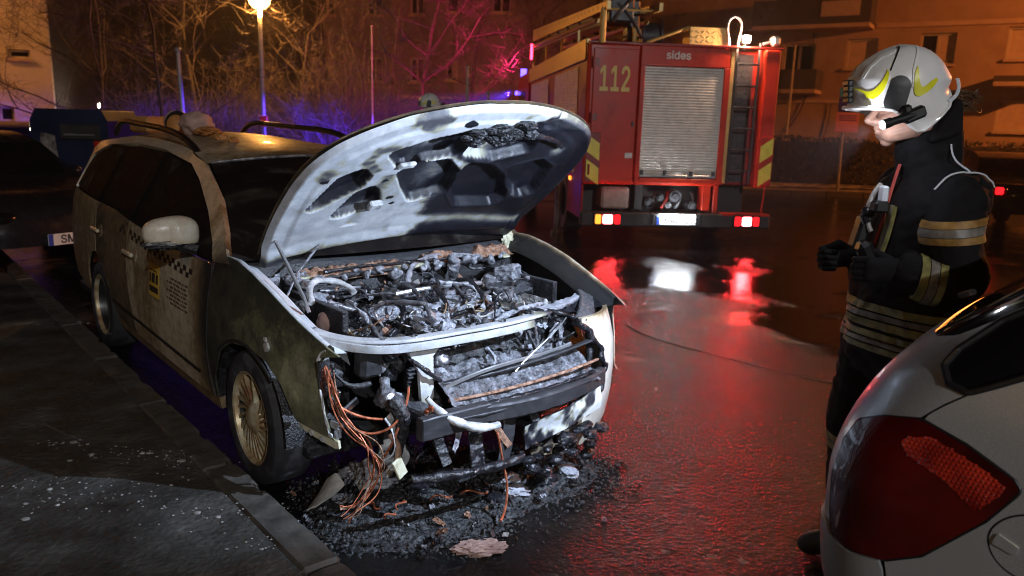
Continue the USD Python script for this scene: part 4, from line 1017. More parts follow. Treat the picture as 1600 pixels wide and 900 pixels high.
part(FT, 'gutter', cbox(2.70, .05, .03, .008, (1.325, -.02, 2.775)), 'engine_red_dark')
part(FT, 'corner_post', cyl(.03, (.0, .02, .92), (.0, .02, 2.74), 10), 'engine_red')
for a, b in (((.70, -.015, 2.50), (1.93, .06, 2.755)), ((.70, -.015, .93), (.765, .06, 2.50)), ((1.865, -.015, .93), (1.95, .06, 2.50)), ((.765, -.015, .93), (1.865, .06, 1.00))):
    B('shutter_frame', a, b, 'engine_red', .008)
zs = np.linspace(1.02, 2.49, 40 * 6 + 1); pr = -.008 * np.abs(np.sin(np.pi * (zs - 1.02) / (1.47 / 40))) ** .6
sh = grid(np.stack([np.column_stack([np.full(len(zs), x), .018 + pr, zs]) for x in (1.865, .768)], 1))
part(FT, 'roller_shutter', sh, 'shutter_metal', label='pale ribbed roller shutter at the back')
B('shutter_bar', (.77, -.004, 1.012), (1.86, .02, 1.05), 'steel_light', .006)
for x in (.80, 1.13, 1.50, 1.82):
    B('shutter_catch', (x - .022, -.022, 1.04), (x + .022, .01, 1.11), 'steel_dark', .005)
part(FT, 'lettering', text_plate('sides', .100, (1.035, -.0165, 2.595), .003, True), 'lettering_white')
# recess with its ladder
for x in (2.06, 2.38):
    part(FT, 'rear_ladder_rail', cyl(.02, (x, .10, .95), (x, .10, 2.85), 8), 'steel_dark')
for k in range(6):
    part(FT, 'rear_ladder_rung', cyl(.015, (2.06, .10, 1.12 + .29 * k), (2.38, .10, 1.12 + .29 * k), 8), 'steel_dark')
tread = [cbox(.05, .012, .02, .003, (x, .335, z), (0, 45 if (i + j) % 2 else -45, 0)) for i, x in enumerate(np.arange(2.12, 2.38, .07)) for j, z in enumerate(np.arange(1.0, 2.7, .075))]
part(FT, 'tread_plate', cat(span((2.08, .338, .95), (2.40, .345, 2.72), .001), *tread), 'steel_dark', kind='stuff')
B('recess_edge', (1.945, .0, .95), (2.0, .30, 2.72), 'lamplit_yellow', .006)
# reflective stripes
for x0, x1, up in ((.005, .205, -1), (2.455, 2.655, 1)):
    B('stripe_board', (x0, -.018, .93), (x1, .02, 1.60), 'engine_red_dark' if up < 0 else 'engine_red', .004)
    for zc in (1.09, 1.42):
        w = (x1 - x0) / 2 - .012; xm = (x0 + x1) / 2
        pl = Polygon([(xm - w, zc - .13 - up * .05), (xm + w, zc - .13 + up * .07), (xm + w, zc + .10 + up * .07), (xm - w, zc + .10 - up * .05)])
        st_ = upright(pl, -.004); st_.vertices[:, 1] -= .0185
        part(FT, 'reflective_stripe', st_, 'reflective_yellow', label='bright yellow reflective block')
# underside
B('rear_beam', (-.03, -.06, .325), (2.69, .10, .525), 'chassis', .02, 'dark underrun beam with the lights')
B('step_plate', (1.98, -.07, .50), (2.66, .12, .535), 'engine_red', .005)
for x in (.34, 2.33):
    lt = B('tail_light', (x - .20, -.095, .345), (x + .20, -.058, .515), 'trim_black', .01, 'lit red tail light')
    part(lt, 'lamp_lens', cbox(.13, .03, .12, .03, (x, -.105, .43)), 'tail_core')
    for d in (-1, 1):
        part(lt, 'lamp_side', cbox(.08, .03, .13, .012, (x + d * .135, -.104, .43)), 'amber_glow' if (x < 1 and d < 0) else 'tail_red')
B('plate_board', (.98, -.078, .35), (1.66, -.058, .515), 'steel_dark', .004)
pl = B('number_plate', (1.03, -.088, .365), (1.60, -.076, .485), 'plate_white', .003)
part(pl, 'plate_print', text_plate('MAI 1671', .075, (1.135, -.0885, .388), .002, True), 'plate_black')
part(pl, 'country_band', span((1.033, -.0895, .367), (1.075, -.0865, .483), .0), 'plate_blue')
part(FT, 'plate_lamp', cbox(.50, .03, .014, .004, (1.315, -.125, .507)), 'plate_lamp')
B('pump_housing', (.28, .1, .56), (.68, .5, .86), 'debris_pink', .03)
for x0, x1, z0, mt in ((1.72, 1.84, .55, 'engine_red'), (1.88, 1.95, .52, 'engine_red'), (.74, .86, .55, 'chassis')):
    B('frame_plate', (x0, .08, z0), (x1, .3, .93), mt, .01)
for x, z, r in ((1.12, .72, .055), (1.33, .74, .09), (1.58, .62, .06), (1.24, .62, .05), (.95, .66, .06)):
    part(FT, 'pump_outlet', tf(lathe([(0, .05), (.5 * r, .05), (.6 * r, .03), (.85 * r, .03), (r, .05), (r, -.2), (0, -.2)], 20), (x, .12, z), (90, 0, 0)), 'steel_dark')
for k in range(5):
    part(FT, 'pump_pipe', tube([(.95 + .2 * k, .15, .58), (1.0 + .2 * k, .12, .66), (1.08 + .17 * k, .2, .80)], .022, 8, 12), ['chassis', 'engine_red_dark', 'steel_dark'][k % 3])
B('pump_bay_back', (.05, .55, .45), (2.5, .6, .92), 'chassis')
part(FT, 'mudflap_rod', cyl(.012, (2.60, .02, .94), (2.57, .02, .52), 8), 'engine_red')
part(FT, 'stabiliser_leg', cat(cyl(.055, (-.10, 1.5, .05), (-.10, 1.5, .80), 14), cyl(.10, (-.10, 1.5, .0), (-.10, 1.5, .05), 14)), 'steel_light')
B('side_marker', (-.02, 1.0, .88), (.0, 1.12, .94), 'amber_glow', .004)
B('side_skirt', (.0, .15, .40), (.03, 1.3, .92), 'engine_red', .01)
for y in (1.9, 2.0, 7.6):
    for x in (.18, 2.48):
        if y == 2.0:
            continue
        part(FT, 'wheel', tf(lathe([(.25, -.13), (.45, -.15), (.50, -.10), (.50, .10), (.45, .15), (.25, .13)], 32), (x, y, .50), (0, 90, 0)), 'rubber')
# left flank
for y0, y1 in ((.74, 2.95), (3.70, 6.2)):
    zs2 = np.linspace(1.0, 2.50, 121); g_ = grid(np.stack([np.column_stack([-.006 - .006 * np.abs(np.sin(np.pi * (zs2 - 1) / .0375)), np.full(121, y), zs2]) for y in (y0, y1)], 1))
    part(FT, 'side_shutter', g_, 'shutter_metal')
B('roof_fascia', (-.04, .10, 2.55), (.02, 6.4, 2.83), 'lamplit_yellow', .01)
part(FT, 'roof_rail', tube([(.0, .87, 2.82), (.0, .87, 3.0), (.0, 3.2, 3.09), (.0, 6.0, 3.19), (.0, 6.0, 2.85)], .02, 8), 'lamplit_yellow')
for y in (2.4, 4.2):
    part(FT, 'rail_post', cyl(.016, (.0, y, 2.8), (.0, y, 3.0 + .036 * (y - .87)), 8), 'lamplit_yellow')
cabm = extrude(Polygon([(6.6, .5), (9.0, .5), (9.1, 1.5), (8.85, 2.55), (8.5, 2.78), (6.6, 2.78)]), 2.6)
cabm.vertices = np.column_stack([cabm.vertices[:, 2] - .02, cabm.vertices[:, 0], cabm.vertices[:, 1]])
CB = part(FT, 'cab', cabm, 'engine_red')
part(CB, 'cab_window', span((-.028, 7.2, 1.55), (-.018, 8.6, 2.42), .003), 'dark_glass')
part(FT, 'blue_beacon', cat(cyl(.07, (.05, 8.3, 2.78), (.05, 8.3, 2.96), 14), cbox(.05, .18, .09, .01, (-.06, 8.75, 2.42))), 'blue_beacon', label='blue flashing beacon')
part(FT, 'red_beacon', cbox(.05, .05, .34, .01, (.12, 7.45, 3.28)), 'red_beacon', label='red lamp at the foot of the ladder')
# ladder
for x in (.16, .85):
    beam = Polygon([(-.2, 3.27), (7.6, 3.76), (7.6, 3.52), (-.2, 3.17)])
    bm = extrude(beam, .05); bm.vertices = np.column_stack([bm.vertices[:, 2] + x, bm.vertices[:, 0], bm.vertices[:, 1]])
    LB = part(FT, 'ladder_beam', bm, 'lamplit_yellow', label='perforated ladder beam with lamplight yellow painted in' if x < .5 else None)
    for k in range(24):
        y = .1 + k * .31
        part(LB, 'beam_hole', cyl(.022, (x - .002, y, 3.235 + .061 * y), (x + .002, y, 3.235 + .061 * y), 10), 'steel_dark')
    part(FT, 'ladder_rail', tube([(x, .4, 3.10), (x, 7.5, 3.40)], .035, 8), 'lamplit_yellow')
    for k in range(7):
        y = .6 + k * 1.1
        part(FT, 'ladder_strut', cyl(.02, (x + .02, y, 3.11 + .042 * y), (x + .02, y + .5, 3.24 + .055 * y), 6), 'steel_dark')
for k in range(22):
    y = .05 + k * .34
    part(FT, 'ladder_rung', cyl(.016, (.18, y, 3.20 + .06 * y), (.86, y, 3.20 + .06 * y), 8), 'lamplit_yellow')
part(FT, 'ladder_post', cyl(.04, (.15, -.05, 2.76), (.15, -.05, 3.20), 10), 'lamplit_yellow')
part(FT, 'ladder_post', cyl(.03, (.62, .1, 2.76), (.62, .1, 3.02), 10), 'lamplit_yellow')
for m_ in (cbox(.34, .5, .42, .03, (.42, .3, 3.25)), cbox(.16, .3, .55, .03, (.64, .4, 3.10)), tube([(.30, .05, 3.05), (.45, .0, 3.25), (.60, .1, 3.45), (.62, .3, 3.7)], .03, 8, 14), tube([(.25, .1, 3.35), (.5, .05, 3.15), (.72, .1, 2.85)], .025, 8, 12)):
    part(FT, 'turntable', m_, 'steel_dark')
LK = B('roof_locker', (1.36, .05, 2.785), (1.90, .9, 3.03), 'lamplit_yellow', .008, 'tread-plate locker on the roof with lamplight yellow painted in')
for k in range(7):
    for j in range(3):
        part(LK, 'tread_stud', cbox(.05, .004, .012, .001, (1.40 + .075 * k, .047, 2.84 + .06 * j), (0, 35 if (k + j) % 2 else -35, 0)), 'lamplit_yellow')
part(FT, 'roof_bar', tube([(.78, .06, 2.80), (1.1, .06, 2.92), (1.36, .1, 3.02)], .02, 8, 10), 'lamplit_yellow')
part(FT, 'grab_hoop', tube([(1.90, .03, 2.77), (1.87, .03, 3.02), (1.90, .03, 3.14), (1.965, .03, 3.175), (2.03, .03, 3.14), (2.06, .03, 3.02), (2.05, .03, 2.77)], .017, 8, 40), 'steel_light')
wl = part(FT, 'work_lamp', cat(cbox(.13, .10, .12, .02, (2.14, .06, 2.89)), cyl(.015, (2.14, .06, 2.76), (2.14, .06, 2.85), 8)), 'steel_dark')
part(wl, 'lamp_lens', cbox(.105, .02, .09, .01, (2.14, .0, 2.89)), 'work_white', label='bright white work lamp')
part(FT, 'work_lamp', cat(cbox(.12, .14, .13, .03, (2.56, .05, 2.88)), cyl(.02, (2.40, .05, 2.84), (2.56, .05, 2.88), 8)), 'steel_light')
part(FT, 'hose_reel', tf(lathe([(.05, -.15), (.28, -.15), (.28, -.12), (.2, -.11), (.2, .11), (.28, .12), (.28, .15), (.05, .15)], 24), (1.1, 1.2, 3.0), (0, 90, 0)), 'steel_dark')

# ================================================================== firefighters
def at(px, py, Y):
    """The point that the photograph shows at (px, py), at depth Y."""
    d = np.array([(px - 800) / F_PX, -(py - 450) / F_PX, 1.0])
    c, s = math.cos(math.radians(PITCH)), math.sin(math.radians(PITCH))
    f = np.array([0, c, -s]); r = np.array([1.0, 0, 0]); u = np.cross(r, f)
    cr, sr = math.cos(math.radians(ROLL)), math.sin(math.radians(ROLL))
    d = d[0] * (cr * r + sr * u) + d[1] * (-sr * r + cr * u) + d[2] * f
    return d * (Y / d[1]) + [0, 0, CAM_H]

def hull(*sph):
    mf = [manifold3d.Manifold.sphere(r, 20).translate(tuple(map(float, p))) for p, r in sph]
    return manifold3d.Manifold.batch_hull(mf)

def folds(v, amp, seed):
    q = v * np.array([9, 9, 15.0]) + 20
    w = meshkit.fbm(v * 5 + 3, 2, seed + 5)[:, None]
    r = 1 - 2 * np.abs(meshkit.fbm(q + w * 2.5, 3, seed) - .5)
    return (r - .75) * 2.2 * amp

def fuse(parts, res=.012, smooth=10, rough=0, seed=0):
    m = manifold3d.Manifold.batch_boolean(parts, manifold3d.OpType.Add).refine_to_length(res)
    g = m.to_mesh(); t = trimesh.Trimesh(g.vert_properties[:, :3], g.tri_verts, process=True)
    trimesh.smoothing.filter_taubin(t, iterations=smooth)
    if rough:
        n = t.vertex_normals
        t.vertices = t.vertices + n * folds(t.vertices, rough, seed)[:, None]
    return t

FP = np.array([1.425, 2.75, 0])
FF = thing('firefighter', 'firefighter in white helmet with lit helmet torch looking into the engine', 'person', FP, 0)
def fl_(px, py, dy):   # a photograph point at dy from the body's middle plane
    return at(px, py, FP[1] + dy) - FP
S = -1   # towards the camera: the left side
def suit(g=0.0):
    P = []
    P.append(hull(((.02, .13, 1.02), .145 + g), ((.02, -.13, 1.02), .145 + g), ((-.02, .10, 1.20), .145 + g), ((-.02, -.10, 1.20), .145 + g), ((.10, 0, 1.05), .12 + g), ((-.10, 0, 1.03), .10 + g)))
    P.append(hull(((-.02, .10, 1.18), .15 + g), ((-.02, -.10, 1.18), .15 + g), ((.01, .11, 1.40), .145 + g), ((.01, -.11, 1.40), .145 + g), ((.08, 0, 1.35), .13 + g)))
    P.append(hull(((.01, .11, 1.40), .14 + g), ((.01, -.11, 1.40), .14 + g), ((.045, .17, 1.475), .085 + g), ((.045, -.17, 1.475), .085 + g), ((.02, 0, 1.53), .085 + g)))
    P.append(hull(((.02, 0, 1.50), .10 + g), ((-.025, 0, 1.625), .082 + g), ((.03, 0, 1.66), .075 + g)))
    # jacket skirt
    P.append(hull(((.02, .12, 1.0), .155 + g), ((.02, -.12, 1.0), .155 + g), ((.03, .13, .90), .165 + g), ((.03, -.13, .90), .165 + g), ((-.06, 0, .93), .14 + g)))
    # left arm: upper arm down and a little back, forearm forward
    P.append(hull(((.02, -.19, 1.47), .088 + g), ((-.015, -.235, 1.36), .088 + g)))
    P.append(hull(((-.015, -.235, 1.36), .088 + g), ((.035, -.25, 1.22), .080 + g)))
    P.append(hull(((.035, -.25, 1.22), .080 + g), ((-.055, -.245, 1.205), .072 + g)))
    P.append(hull(((-.055, -.245, 1.205), .072 + g), ((-.115, -.215, 1.225), .062 + g)))
    # right arm, holding the same thing in front
    P.append(hull(((.02, .19, 1.47), .088 + g), ((.0, .25, 1.33), .082 + g), ))
    P.append(hull(((.0, .25, 1.33), .082 + g), ((.02, .26, 1.20), .078 + g)))
    P.append(hull(((.02, .26, 1.20), .075 + g), ((-.13, .15, 1.22), .058 + g)))
    # legs
    for s in (-1, 1):
        sx = .025 if s < 0 else -.045
        P.append(hull(((.02 + sx, .11 * s, .95), .135 + g), ((-.03 + sx, .12 * s, .58), .105 + g)))
        P.append(hull(((-.03 + sx, .12 * s, .58), .103 + g), ((.0 + sx, .13 * s, .20), .092 + g)))
    return P
body_core = [hull(((.02, .08, 1.0), .11), ((.02, -.08, 1.0), .11), ((.0, .10, 1.42), .10), ((.0, -.10, 1.42), .10)),
             hull(((.02, 0, 1.48), .062), ((-.045, 0, 1.70), .060)),
             ]
body_core += [m_.translate((-.030, 0, -.022)) for m_ in [
             hull(((-.07, 0, 1.80), .092), ((-.03, 0, 1.815), .088), ((-.055, 0, 1.75), .080)),
             hull(((-.115, .018, 1.70), .036), ((-.115, -.018, 1.70), .036), ((-.06, .045, 1.72), .04), ((-.06, -.045, 1.72), .04)),
             hull(((-.118, 0, 1.672), .022), ((-.112, .012, 1.69), .026), ((-.112, -.012, 1.69), .026)),
             hull(((-.135, .030, 1.735), .026), ((-.135, -.030, 1.735), .026), ((-.10, .03, 1.76), .04), ((-.10, -.03, 1.76), .04)),
             hull(((-.155, 0, 1.785), .011), ((-.190, 0, 1.738), .0125)), hull(((-.190, 0, 1.738), .0125), ((-.160, 0, 1.732), .017)),
             hull(((-.180, .009, 1.734), .008), ((-.160, .012, 1.733), .012)), hull(((-.180, -.009, 1.734), .008), ((-.160, -.012, 1.733), .012)),
             hull(((-.158, 0, 1.712), .009), ((-.146, .018, 1.711), .008), ((-.146, -.018, 1.711), .008)),
             hull(((-.152, 0, 1.699), .010), ((-.140, .016, 1.700), .008), ((-.140, -.016, 1.700), .008))]]
bd = fuse(body_core, .006, 6)
BODY = part(FF, 'body', bd, 'skin', smooth=True, label='face in profile, looking down')
for s in (-1, 1):
    part(FF, 'eye', tf(blob(.0115, 0, 1, 0, 2), (-.158, s * .033, 1.746)), 'window_frame')
    part(FF, 'eyebrow', tube([(-.178, s * .014, 1.766), (-.170, s * .034, 1.771), (-.148, s * .050, 1.764)], .004, 6, 8), 'hair')
part(FF, 'turnout_suit', fuse(suit(), .016, 12, .011, 3), 'turnout_cloth', smooth=True, label='black padded jacket and trousers')
# reflective bands: slabs of a slightly larger suit
big = manifold3d.Manifold.batch_boolean(suit(.004), manifold3d.OpType.Add).refine_to_length(.016)
_g = big.to_mesh(); _t = trimesh.Trimesh(_g.vert_properties[:, :3], _g.tri_verts, process=True)
trimesh.smoothing.filter_taubin(_t, iterations=12)
_t.vertices = _t.vertices + _t.vertex_normals * folds(_t.vertices, .011, 3)[:, None]
big = manifold3d.Manifold(manifold3d.Mesh(np.asarray(_t.vertices, np.float32), np.asarray(_t.faces, np.uint32)))
def band(name, centre, axis, width, size, mt, src=None, label=None):
    z = np.asarray(axis, float); z /= np.linalg.norm(z)
    R_, _ = Rot.align_vectors([z], [[0, 0, 1.0]])
    m4 = np.hstack([R_.as_matrix(), np.asarray(centre, float)[:, None]])
    slab = manifold3d.Manifold.cube((size[0], size[1], width), True).transform(m4)
    cut = ((src or big) ^ slab)
    if cut.is_empty():
        return
    part(FF, name, cut, mt, smooth=40, label=label)
arm = manifold3d.Manifold.batch_boolean(suit(.009)[5:9], manifold3d.OpType.Add).refine_to_length(.02)
fore = manifold3d.Manifold.batch_boolean(suit(.010)[7:9], manifold3d.OpType.Add).refine_to_length(.02)
for k, (w, mt, dz) in enumerate(((.026, 'band_yellow', .030), (.020, 'band_silver', 0), (.026, 'band_yellow', -.030))):
    band('jacket_band', (.03, 0, 1.045 + dz), (.03, 0, 1), w, (1, 1), mt)
    band('jacket_band', (.03, 0, .955 + dz * .8), (.03, 0, 1), w * .8, (1, 1), mt)
for dz, mt, w in ((.026, 'band_amber', .022), (0, 'band_silver', .026), (-.026, 'band_amber', .022)):
    a = np.array([.12, 0, -1.0]); a /= np.linalg.norm(a)
    band('sleeve_band', np.array([-.01, -.255, 1.375]) + a * -dz, a, w, (.4, .4), mt, arm)
for dx, mt, w in ((.026, 'band_yellow', .022), (0, 'band_silver', .024), (-.026, 'band_yellow', .022)):
    a = np.array([-1, .25, .12]); a /= np.linalg.norm(a)
    band('cuff_band', np.array([-.07, -.24, 1.21]) + a * -dx, a, w, (.4, .3), mt, fore)
for dz, mt in ((.02, 'band_yellow'), (0, 'band_silver'), (-.02, 'band_yellow')):
    band('trouser_band', (0, 0, .50 + dz), (0, 0, 1), .018, (.8, .8), mt)
# gloves: palm, four fingers and thumb closed round a radio handset
def glove(wx, wy, wz, s):
    P = [hull(((wx, wy, wz), .040), ((wx - .05, wy + .01 * s, wz), .036), ((wx - .085, wy + .012 * s, wz + .012), .026), ((wx - .085, wy + .012 * s, wz - .022), .026))]
    for k in range(4):
        z0 = wz + .030 - .021 * k; L = (.030, .034, .032, .026)[k]
        a = (wx - .095, wy + .010 * s, z0); b = (wx - .095 - L, wy + .030 * s, z0 - .004); c = (wx - .10 - L * .7, wy + .058 * s, z0 - .008); d = (wx - .085, wy + .062 * s, z0 - .008)
        P += [hull((a, .0125), (b, .0115)), hull((b, .0115), (c, .0105)), hull((c, .0105), (d, .0095))]
    P += [hull(((wx - .03, wy + .01 * s, wz + .03), .017), ((wx - .065, wy + .035 * s, wz + .05), .014)), hull(((wx - .065, wy + .035 * s, wz + .05), .014), ((wx - .095, wy + .05 * s, wz + .042), .012))]
    return fuse(P, .006, 4)
part(FF, 'glove', glove(-.150, -.200, 1.232, 1), 'turnout_cloth', smooth=True)
part(FF, 'glove', glove(-.165, .13, 1.225, -1), 'turnout_cloth', smooth=True)
for s in (-1, 1):
    sx = .025 if s < 0 else -.045
    part(FF, 'boot', fuse([hull(((.01 + sx, .13 * s, .30), .078), ((.02 + sx, .13 * s, .09), .070)), hull(((.03 + sx, .13 * s, .06), .058), ((-.10 + sx, .135 * s, .055), .050), ((-.155 + sx, .135 * s, .045), .042))], .012, 5), 'rubber', smooth=True)
# piping on the shoulder
tree_suit = trimesh.proximity.ProximityQuery(trimesh.Trimesh(_g.vert_properties[:, :3], _g.tri_verts, process=True).simplify_quadric_decimation(face_count=6000) if False else _t)
def on_suit(P, out=.004):
    c, _, tri = tree_suit.on_surface(np.asarray(P)); n = _t.face_normals[tri]
    return c + n * out
arc = [np.array([.02, -.185, 1.455]) + .115 * (math.cos(math.radians(t_)) * np.array([1, 0, 0]) + math.sin(math.radians(t_)) * np.array([0, -.30, .95])) for t_ in range(30, 151, 6)]
part(FF, 'shoulder_piping', tube(on_suit(arc, .003), .0030, 6, 60), 'piping', label='white piping round the shoulder seam')
part(FF, 'shoulder_piping', tube(on_suit([arc[9] + np.array([.0, .035 * t_, .028 * t_]) for t_ in (0, 1, 2, 3)], .003), .0030, 6, 14), 'piping')
for k_, mt in ((-.017, 'band_yellow'), (0, 'band_silver'), (.017, 'band_yellow')):
    part(FF, 'chest_band', ribbon(on_suit([(-.17, -.10 + k_, 1.44), (-.18, -.105 + k_, 1.37), (-.185, -.10 + k_, 1.28)], .006), .016, .004, up=(1, .5, 0), n=16), mt)
# chest harness: strap, hose, valve and gauge
part(FF, 'chest_strap', ribbon(on_suit([(-.12, -.04, 1.57), (-.16, -.045, 1.48), (-.18, -.05, 1.40), (-.18, -.05, 1.30)], .008), .012, .005, up=(1, .4, 0), n=20), 'strap_red')
part(FF, 'breathing_hose', tube([(-.165, -.035, 1.50), (-.195, -.05, 1.46), (-.205, -.05, 1.41), (-.19, -.06, 1.34)], .009, 9, 24), 'post_metal')
part(FF, 'demand_valve', cat(tf(blob(.022, .1, 2, 3, 3), (-.205, -.05, 1.405)), cyl(.014, (-.22, -.05, 1.40), (-.205, -.05, 1.37), 12)), 'dark_paint')
part(FF, 'radio', cat(cbox(.04, .06, .12, .01, (-.21, -.02, 1.33), (0, 12, 0)), cbox(.05, .05, .04, .008, (-.19, -.10, 1.43))), 'trim_black')
part(FF, 'handset', cat(cbox(.05, .06, .14, .015, (-.225, -.150, 1.255), (0, -30, 0))), 'trim_black')
part(FF, 'buckle', cat(cbox(.012, .012, .06, .003, tuple(on_suit([(-.04, -.28, 1.04)], .008)[0])), cbox(.03, .01, .02, .003, tuple(on_suit([(-.05, -.28, 1.02)], .010)[0]))), 'chrome')
part(FF, 'gauge', cat(cbox(.02, .045, .06, .006, (-.175, -.085, 1.47))), 'piping')
# helmet
def hz(px, py, dy=0):
    q = fl_(px, py, dy); return (q[0], q[2])
HOUT = [hz(*p) for p in ((1328, 170), (1328, 150), (1330, 122), (1345, 100), (1358, 90), (1372, 81), (1388, 74), (1406, 69), (1420, 69), (1432, 71), (1446, 77), (1457, 85), (1466, 95), (1472, 105), (1479, 118), (1480, 126), (1474, 140), (1465, 155), (1455, 168), (1440, 183), (1428, 194), (1417, 203), (1408, 204), (1398, 198), (1388, 189), (1381, 181), (1376, 176), (1370, 173), (1357, 171), (1342, 170))]
hp_ = Polygon(HOUT).buffer(-.004).buffer(.004)
top_line = LineString(HOUT[0:17])
def helm_y(p):
    d = shapely.distance(shapely.points(p), top_line)
    t = np.clip(d / .135, 0, 1)
    return .126 * np.sqrt(np.clip(1 - (1 - t) ** 2.1, 0, 1)) * (1 - .12 * np.clip((1.76 - p[:, 1]) / .12, 0, 1))
p, T = tri_poly(hp_, .008)
yv = helm_y(p)
V0 = np.column_stack([p[:, 0], -yv, p[:, 1]]); V1 = np.column_stack([p[:, 0], yv, p[:, 1]])
HM = part(FF, 'helmet', trimesh.Trimesh(np.vstack([V0, V1]), np.vstack([T, T[:, ::-1] + len(V0)]), process=False), 'helmet_shell', smooth=True, label='white helmet with yellow crescents')
def on_helm(poly, off, mt, name, side=-1, lab=None, t=.003):
    poly = poly.buffer(0)
    if poly.is_empty:
        return
    if poly.geom_type != 'Polygon':
        poly = max(poly.geoms, key=lambda a: a.area)
    p, T = tri_poly(poly, .006)
    y = helm_y(p)
    e = .002
    gx = (helm_y(p + [e, 0]) - helm_y(p - [e, 0])) / (2 * e); gzv = (helm_y(p + [0, e]) - helm_y(p - [0, e])) / (2 * e)
    n = np.column_stack([-gx, np.ones(len(p)), -gzv]); n /= np.linalg.norm(n, axis=1, keepdims=True)
    V = (np.column_stack([p[:, 0], y, p[:, 1]]) + n * off) * [1, side, 1]; n = n * [1, side, 1]
    if side > 0:
        T = T[:, ::-1]
    m, _ = shell(V, T, n, t)
    part(HM, name, m, mt, label=lab)
def zc(X, Y):
    dy = -.09
    for _ in range(6):
        q = hz(1300 + X / 5.295, 60 + Y / 5.295, dy)
        dy = -float(helm_y(np.array([q]))[0])
    return q
for side in (-1, 1):
    on_helm(Polygon([zc(195, 415), (zc(250, 440)), zc(300, 445), zc(350, 430), zc(400, 380), zc(440, 320), zc(463, 262), zc(470, 300), zc(460, 350), zc(430, 420), zc(390, 470), zc(345, 500), zc(290, 490), zc(240, 460)]).buffer(.001), .004, 'helmet_yellow', 'yellow_crescent', side)
    on_helm(Polygon([zc(708, 235), zc(690, 280), zc(680, 350), zc(678, 440), zc(690, 470), zc(725, 477), zc(780, 445), zc(830, 400), zc(868, 345), zc(858, 330), zc(820, 355), zc(775, 395), zc(740, 405), zc(722, 370), zc(715, 300)]).buffer(.001), .004, 'helmet_yellow', 'yellow_crescent', side)
    c0, c1 = zc(522, 525), zc(562, 395)
    on_helm(LineString([c0, c1]).buffer(.0315).intersection(hp_.buffer(-.004)), .010, 'helmet_black', 'ear_panel', side, t=.010)
    rg = LineString([zc(550, 60), zc(540, 120), zc(510, 200), zc(485, 265)]).intersection(hp_.buffer(-.006))
    on_helm(rg.buffer(.0018), .002, 'trim_black', 'shell_seam', side)
    on_helm(LineString([zc(700, 70), zc(690, 180), zc(672, 260), zc(665, 400)]).intersection(hp_.buffer(-.008)).buffer(.0022), .003, 'helmet_shell', 'shell_ridge', side)
    on_helm(LineString([zc(240, 330), zc(300, 240), zc(400, 160), zc(520, 105)]).intersection(hp_.buffer(-.008)).buffer(.003), .004, 'helmet_shell', 'shell_ridge', side)
rim = np.array([(x, z) for x, z in HOUT[16:] + HOUT[:1]])
ry = helm_y(rim); ry[0] = .03; ry[-1] = .03
for s in (-1, 1):
    part(HM, 'helmet_rim', tube(np.column_stack([rim[:, 0], s * np.maximum(ry, .02), rim[:, 1]]), .006, 8), 'helmet_shell')
part(HM, 'visor_frame', cat(*[cbox(.018, .05, .02, .004, (hz(1325, 130 + 9 * k)[0], 0, hz(1325, 130 + 9 * k)[1])) for k in range(4)]), 'trim_black')
part(HM, 'brow_guard', ribbon([(hz(1330, 168)[0] + .02, -.10, hz(1330, 168)[1]), (hz(1330, 168)[0] - .006, 0, hz(1330, 168)[1]), (hz(1330, 168)[0] + .02, .10, hz(1330, 168)[1])], .02, .012, n=20), 'helmet_shell')
part(HM, 'neck_curtain', fuse([hull(((.045, .06, 1.775), .018), ((.045, -.06, 1.775), .018), ((.045, .080, 1.69), .018), ((.045, -.080, 1.69), .018), ((-.03, .080, 1.66), .016), ((-.03, -.080, 1.66), .016))], .012, 5), 'turnout_cloth', smooth=True)
part(HM, 'rear_strip', ribbon([(hz(1483, 124)[0], -.05, hz(1483, 124)[1]), (hz(1470, 146)[0] + .01, -.085, hz(1470, 146)[1]), (hz(1456, 160)[0], -.105, hz(1456, 160)[1])], .012, .004, up=(0, 1, 0), n=14), 'piping')
# torch clipped to the helmet: its end is lit
tq0, tq1, tq2 = fl_(1379, 195, -.165), fl_(1408, 186, -.155), fl_(1436, 176, -.145)
dtor = (tq0 - tq2) / np.linalg.norm(tq0 - tq2)
TR = part(HM, 'helmet_torch', cat(tube([tq2, tq1, tq0 + dtor * -.012], [.013, .013, .013], 14), tube([tq0 + dtor * -.03, tq0], [.0155, .0165], 14)), 'trim_black', label='black torch clipped under the ear panel')
part(TR, 'torch_lens', tube([tq0 + dtor * .0005, tq0 + dtor * .003], .0125, 16), 'torch_lens')
part(TR, 'torch_clip', cat(cbox(.075, .03, .04, .008, tuple(fl_(1428, 179, -.145)), (0, -25, 0)), cbox(.03, .03, .06, .008, tuple(fl_(1418, 178, -.14)), (0, -20, 0))), 'helmet_black')
# hair blown out behind the helmet
strands = []
for k in range(46):
    a = fl_(1466 + RNG.uniform(-6, 8), 158 + RNG.uniform(-8, 10), RNG.uniform(-.07, .05))
    b = fl_(1496 + RNG.uniform(-6, 8), 156 + RNG.uniform(-14, 14), RNG.uniform(-.06, .05))
    c = fl_(1525 + RNG.uniform(-22, 14), 156 + RNG.uniform(-18, 18), RNG.uniform(-.06, .05))
    strands.append(tube([a, (a + b) / 2 + [0, 0, .006], b, c], [.005, .0045, .0035, .001], 5, 10))
part(FF, 'hair', cat(*strands), 'hair', kind='stuff', label='brown hair blown out behind the helmet')
copy_of(FF, 'firefighter', 'distant firefighter whose helmet shows over the bonnet', (-1.24, 12.4, .14), 28, 'person')

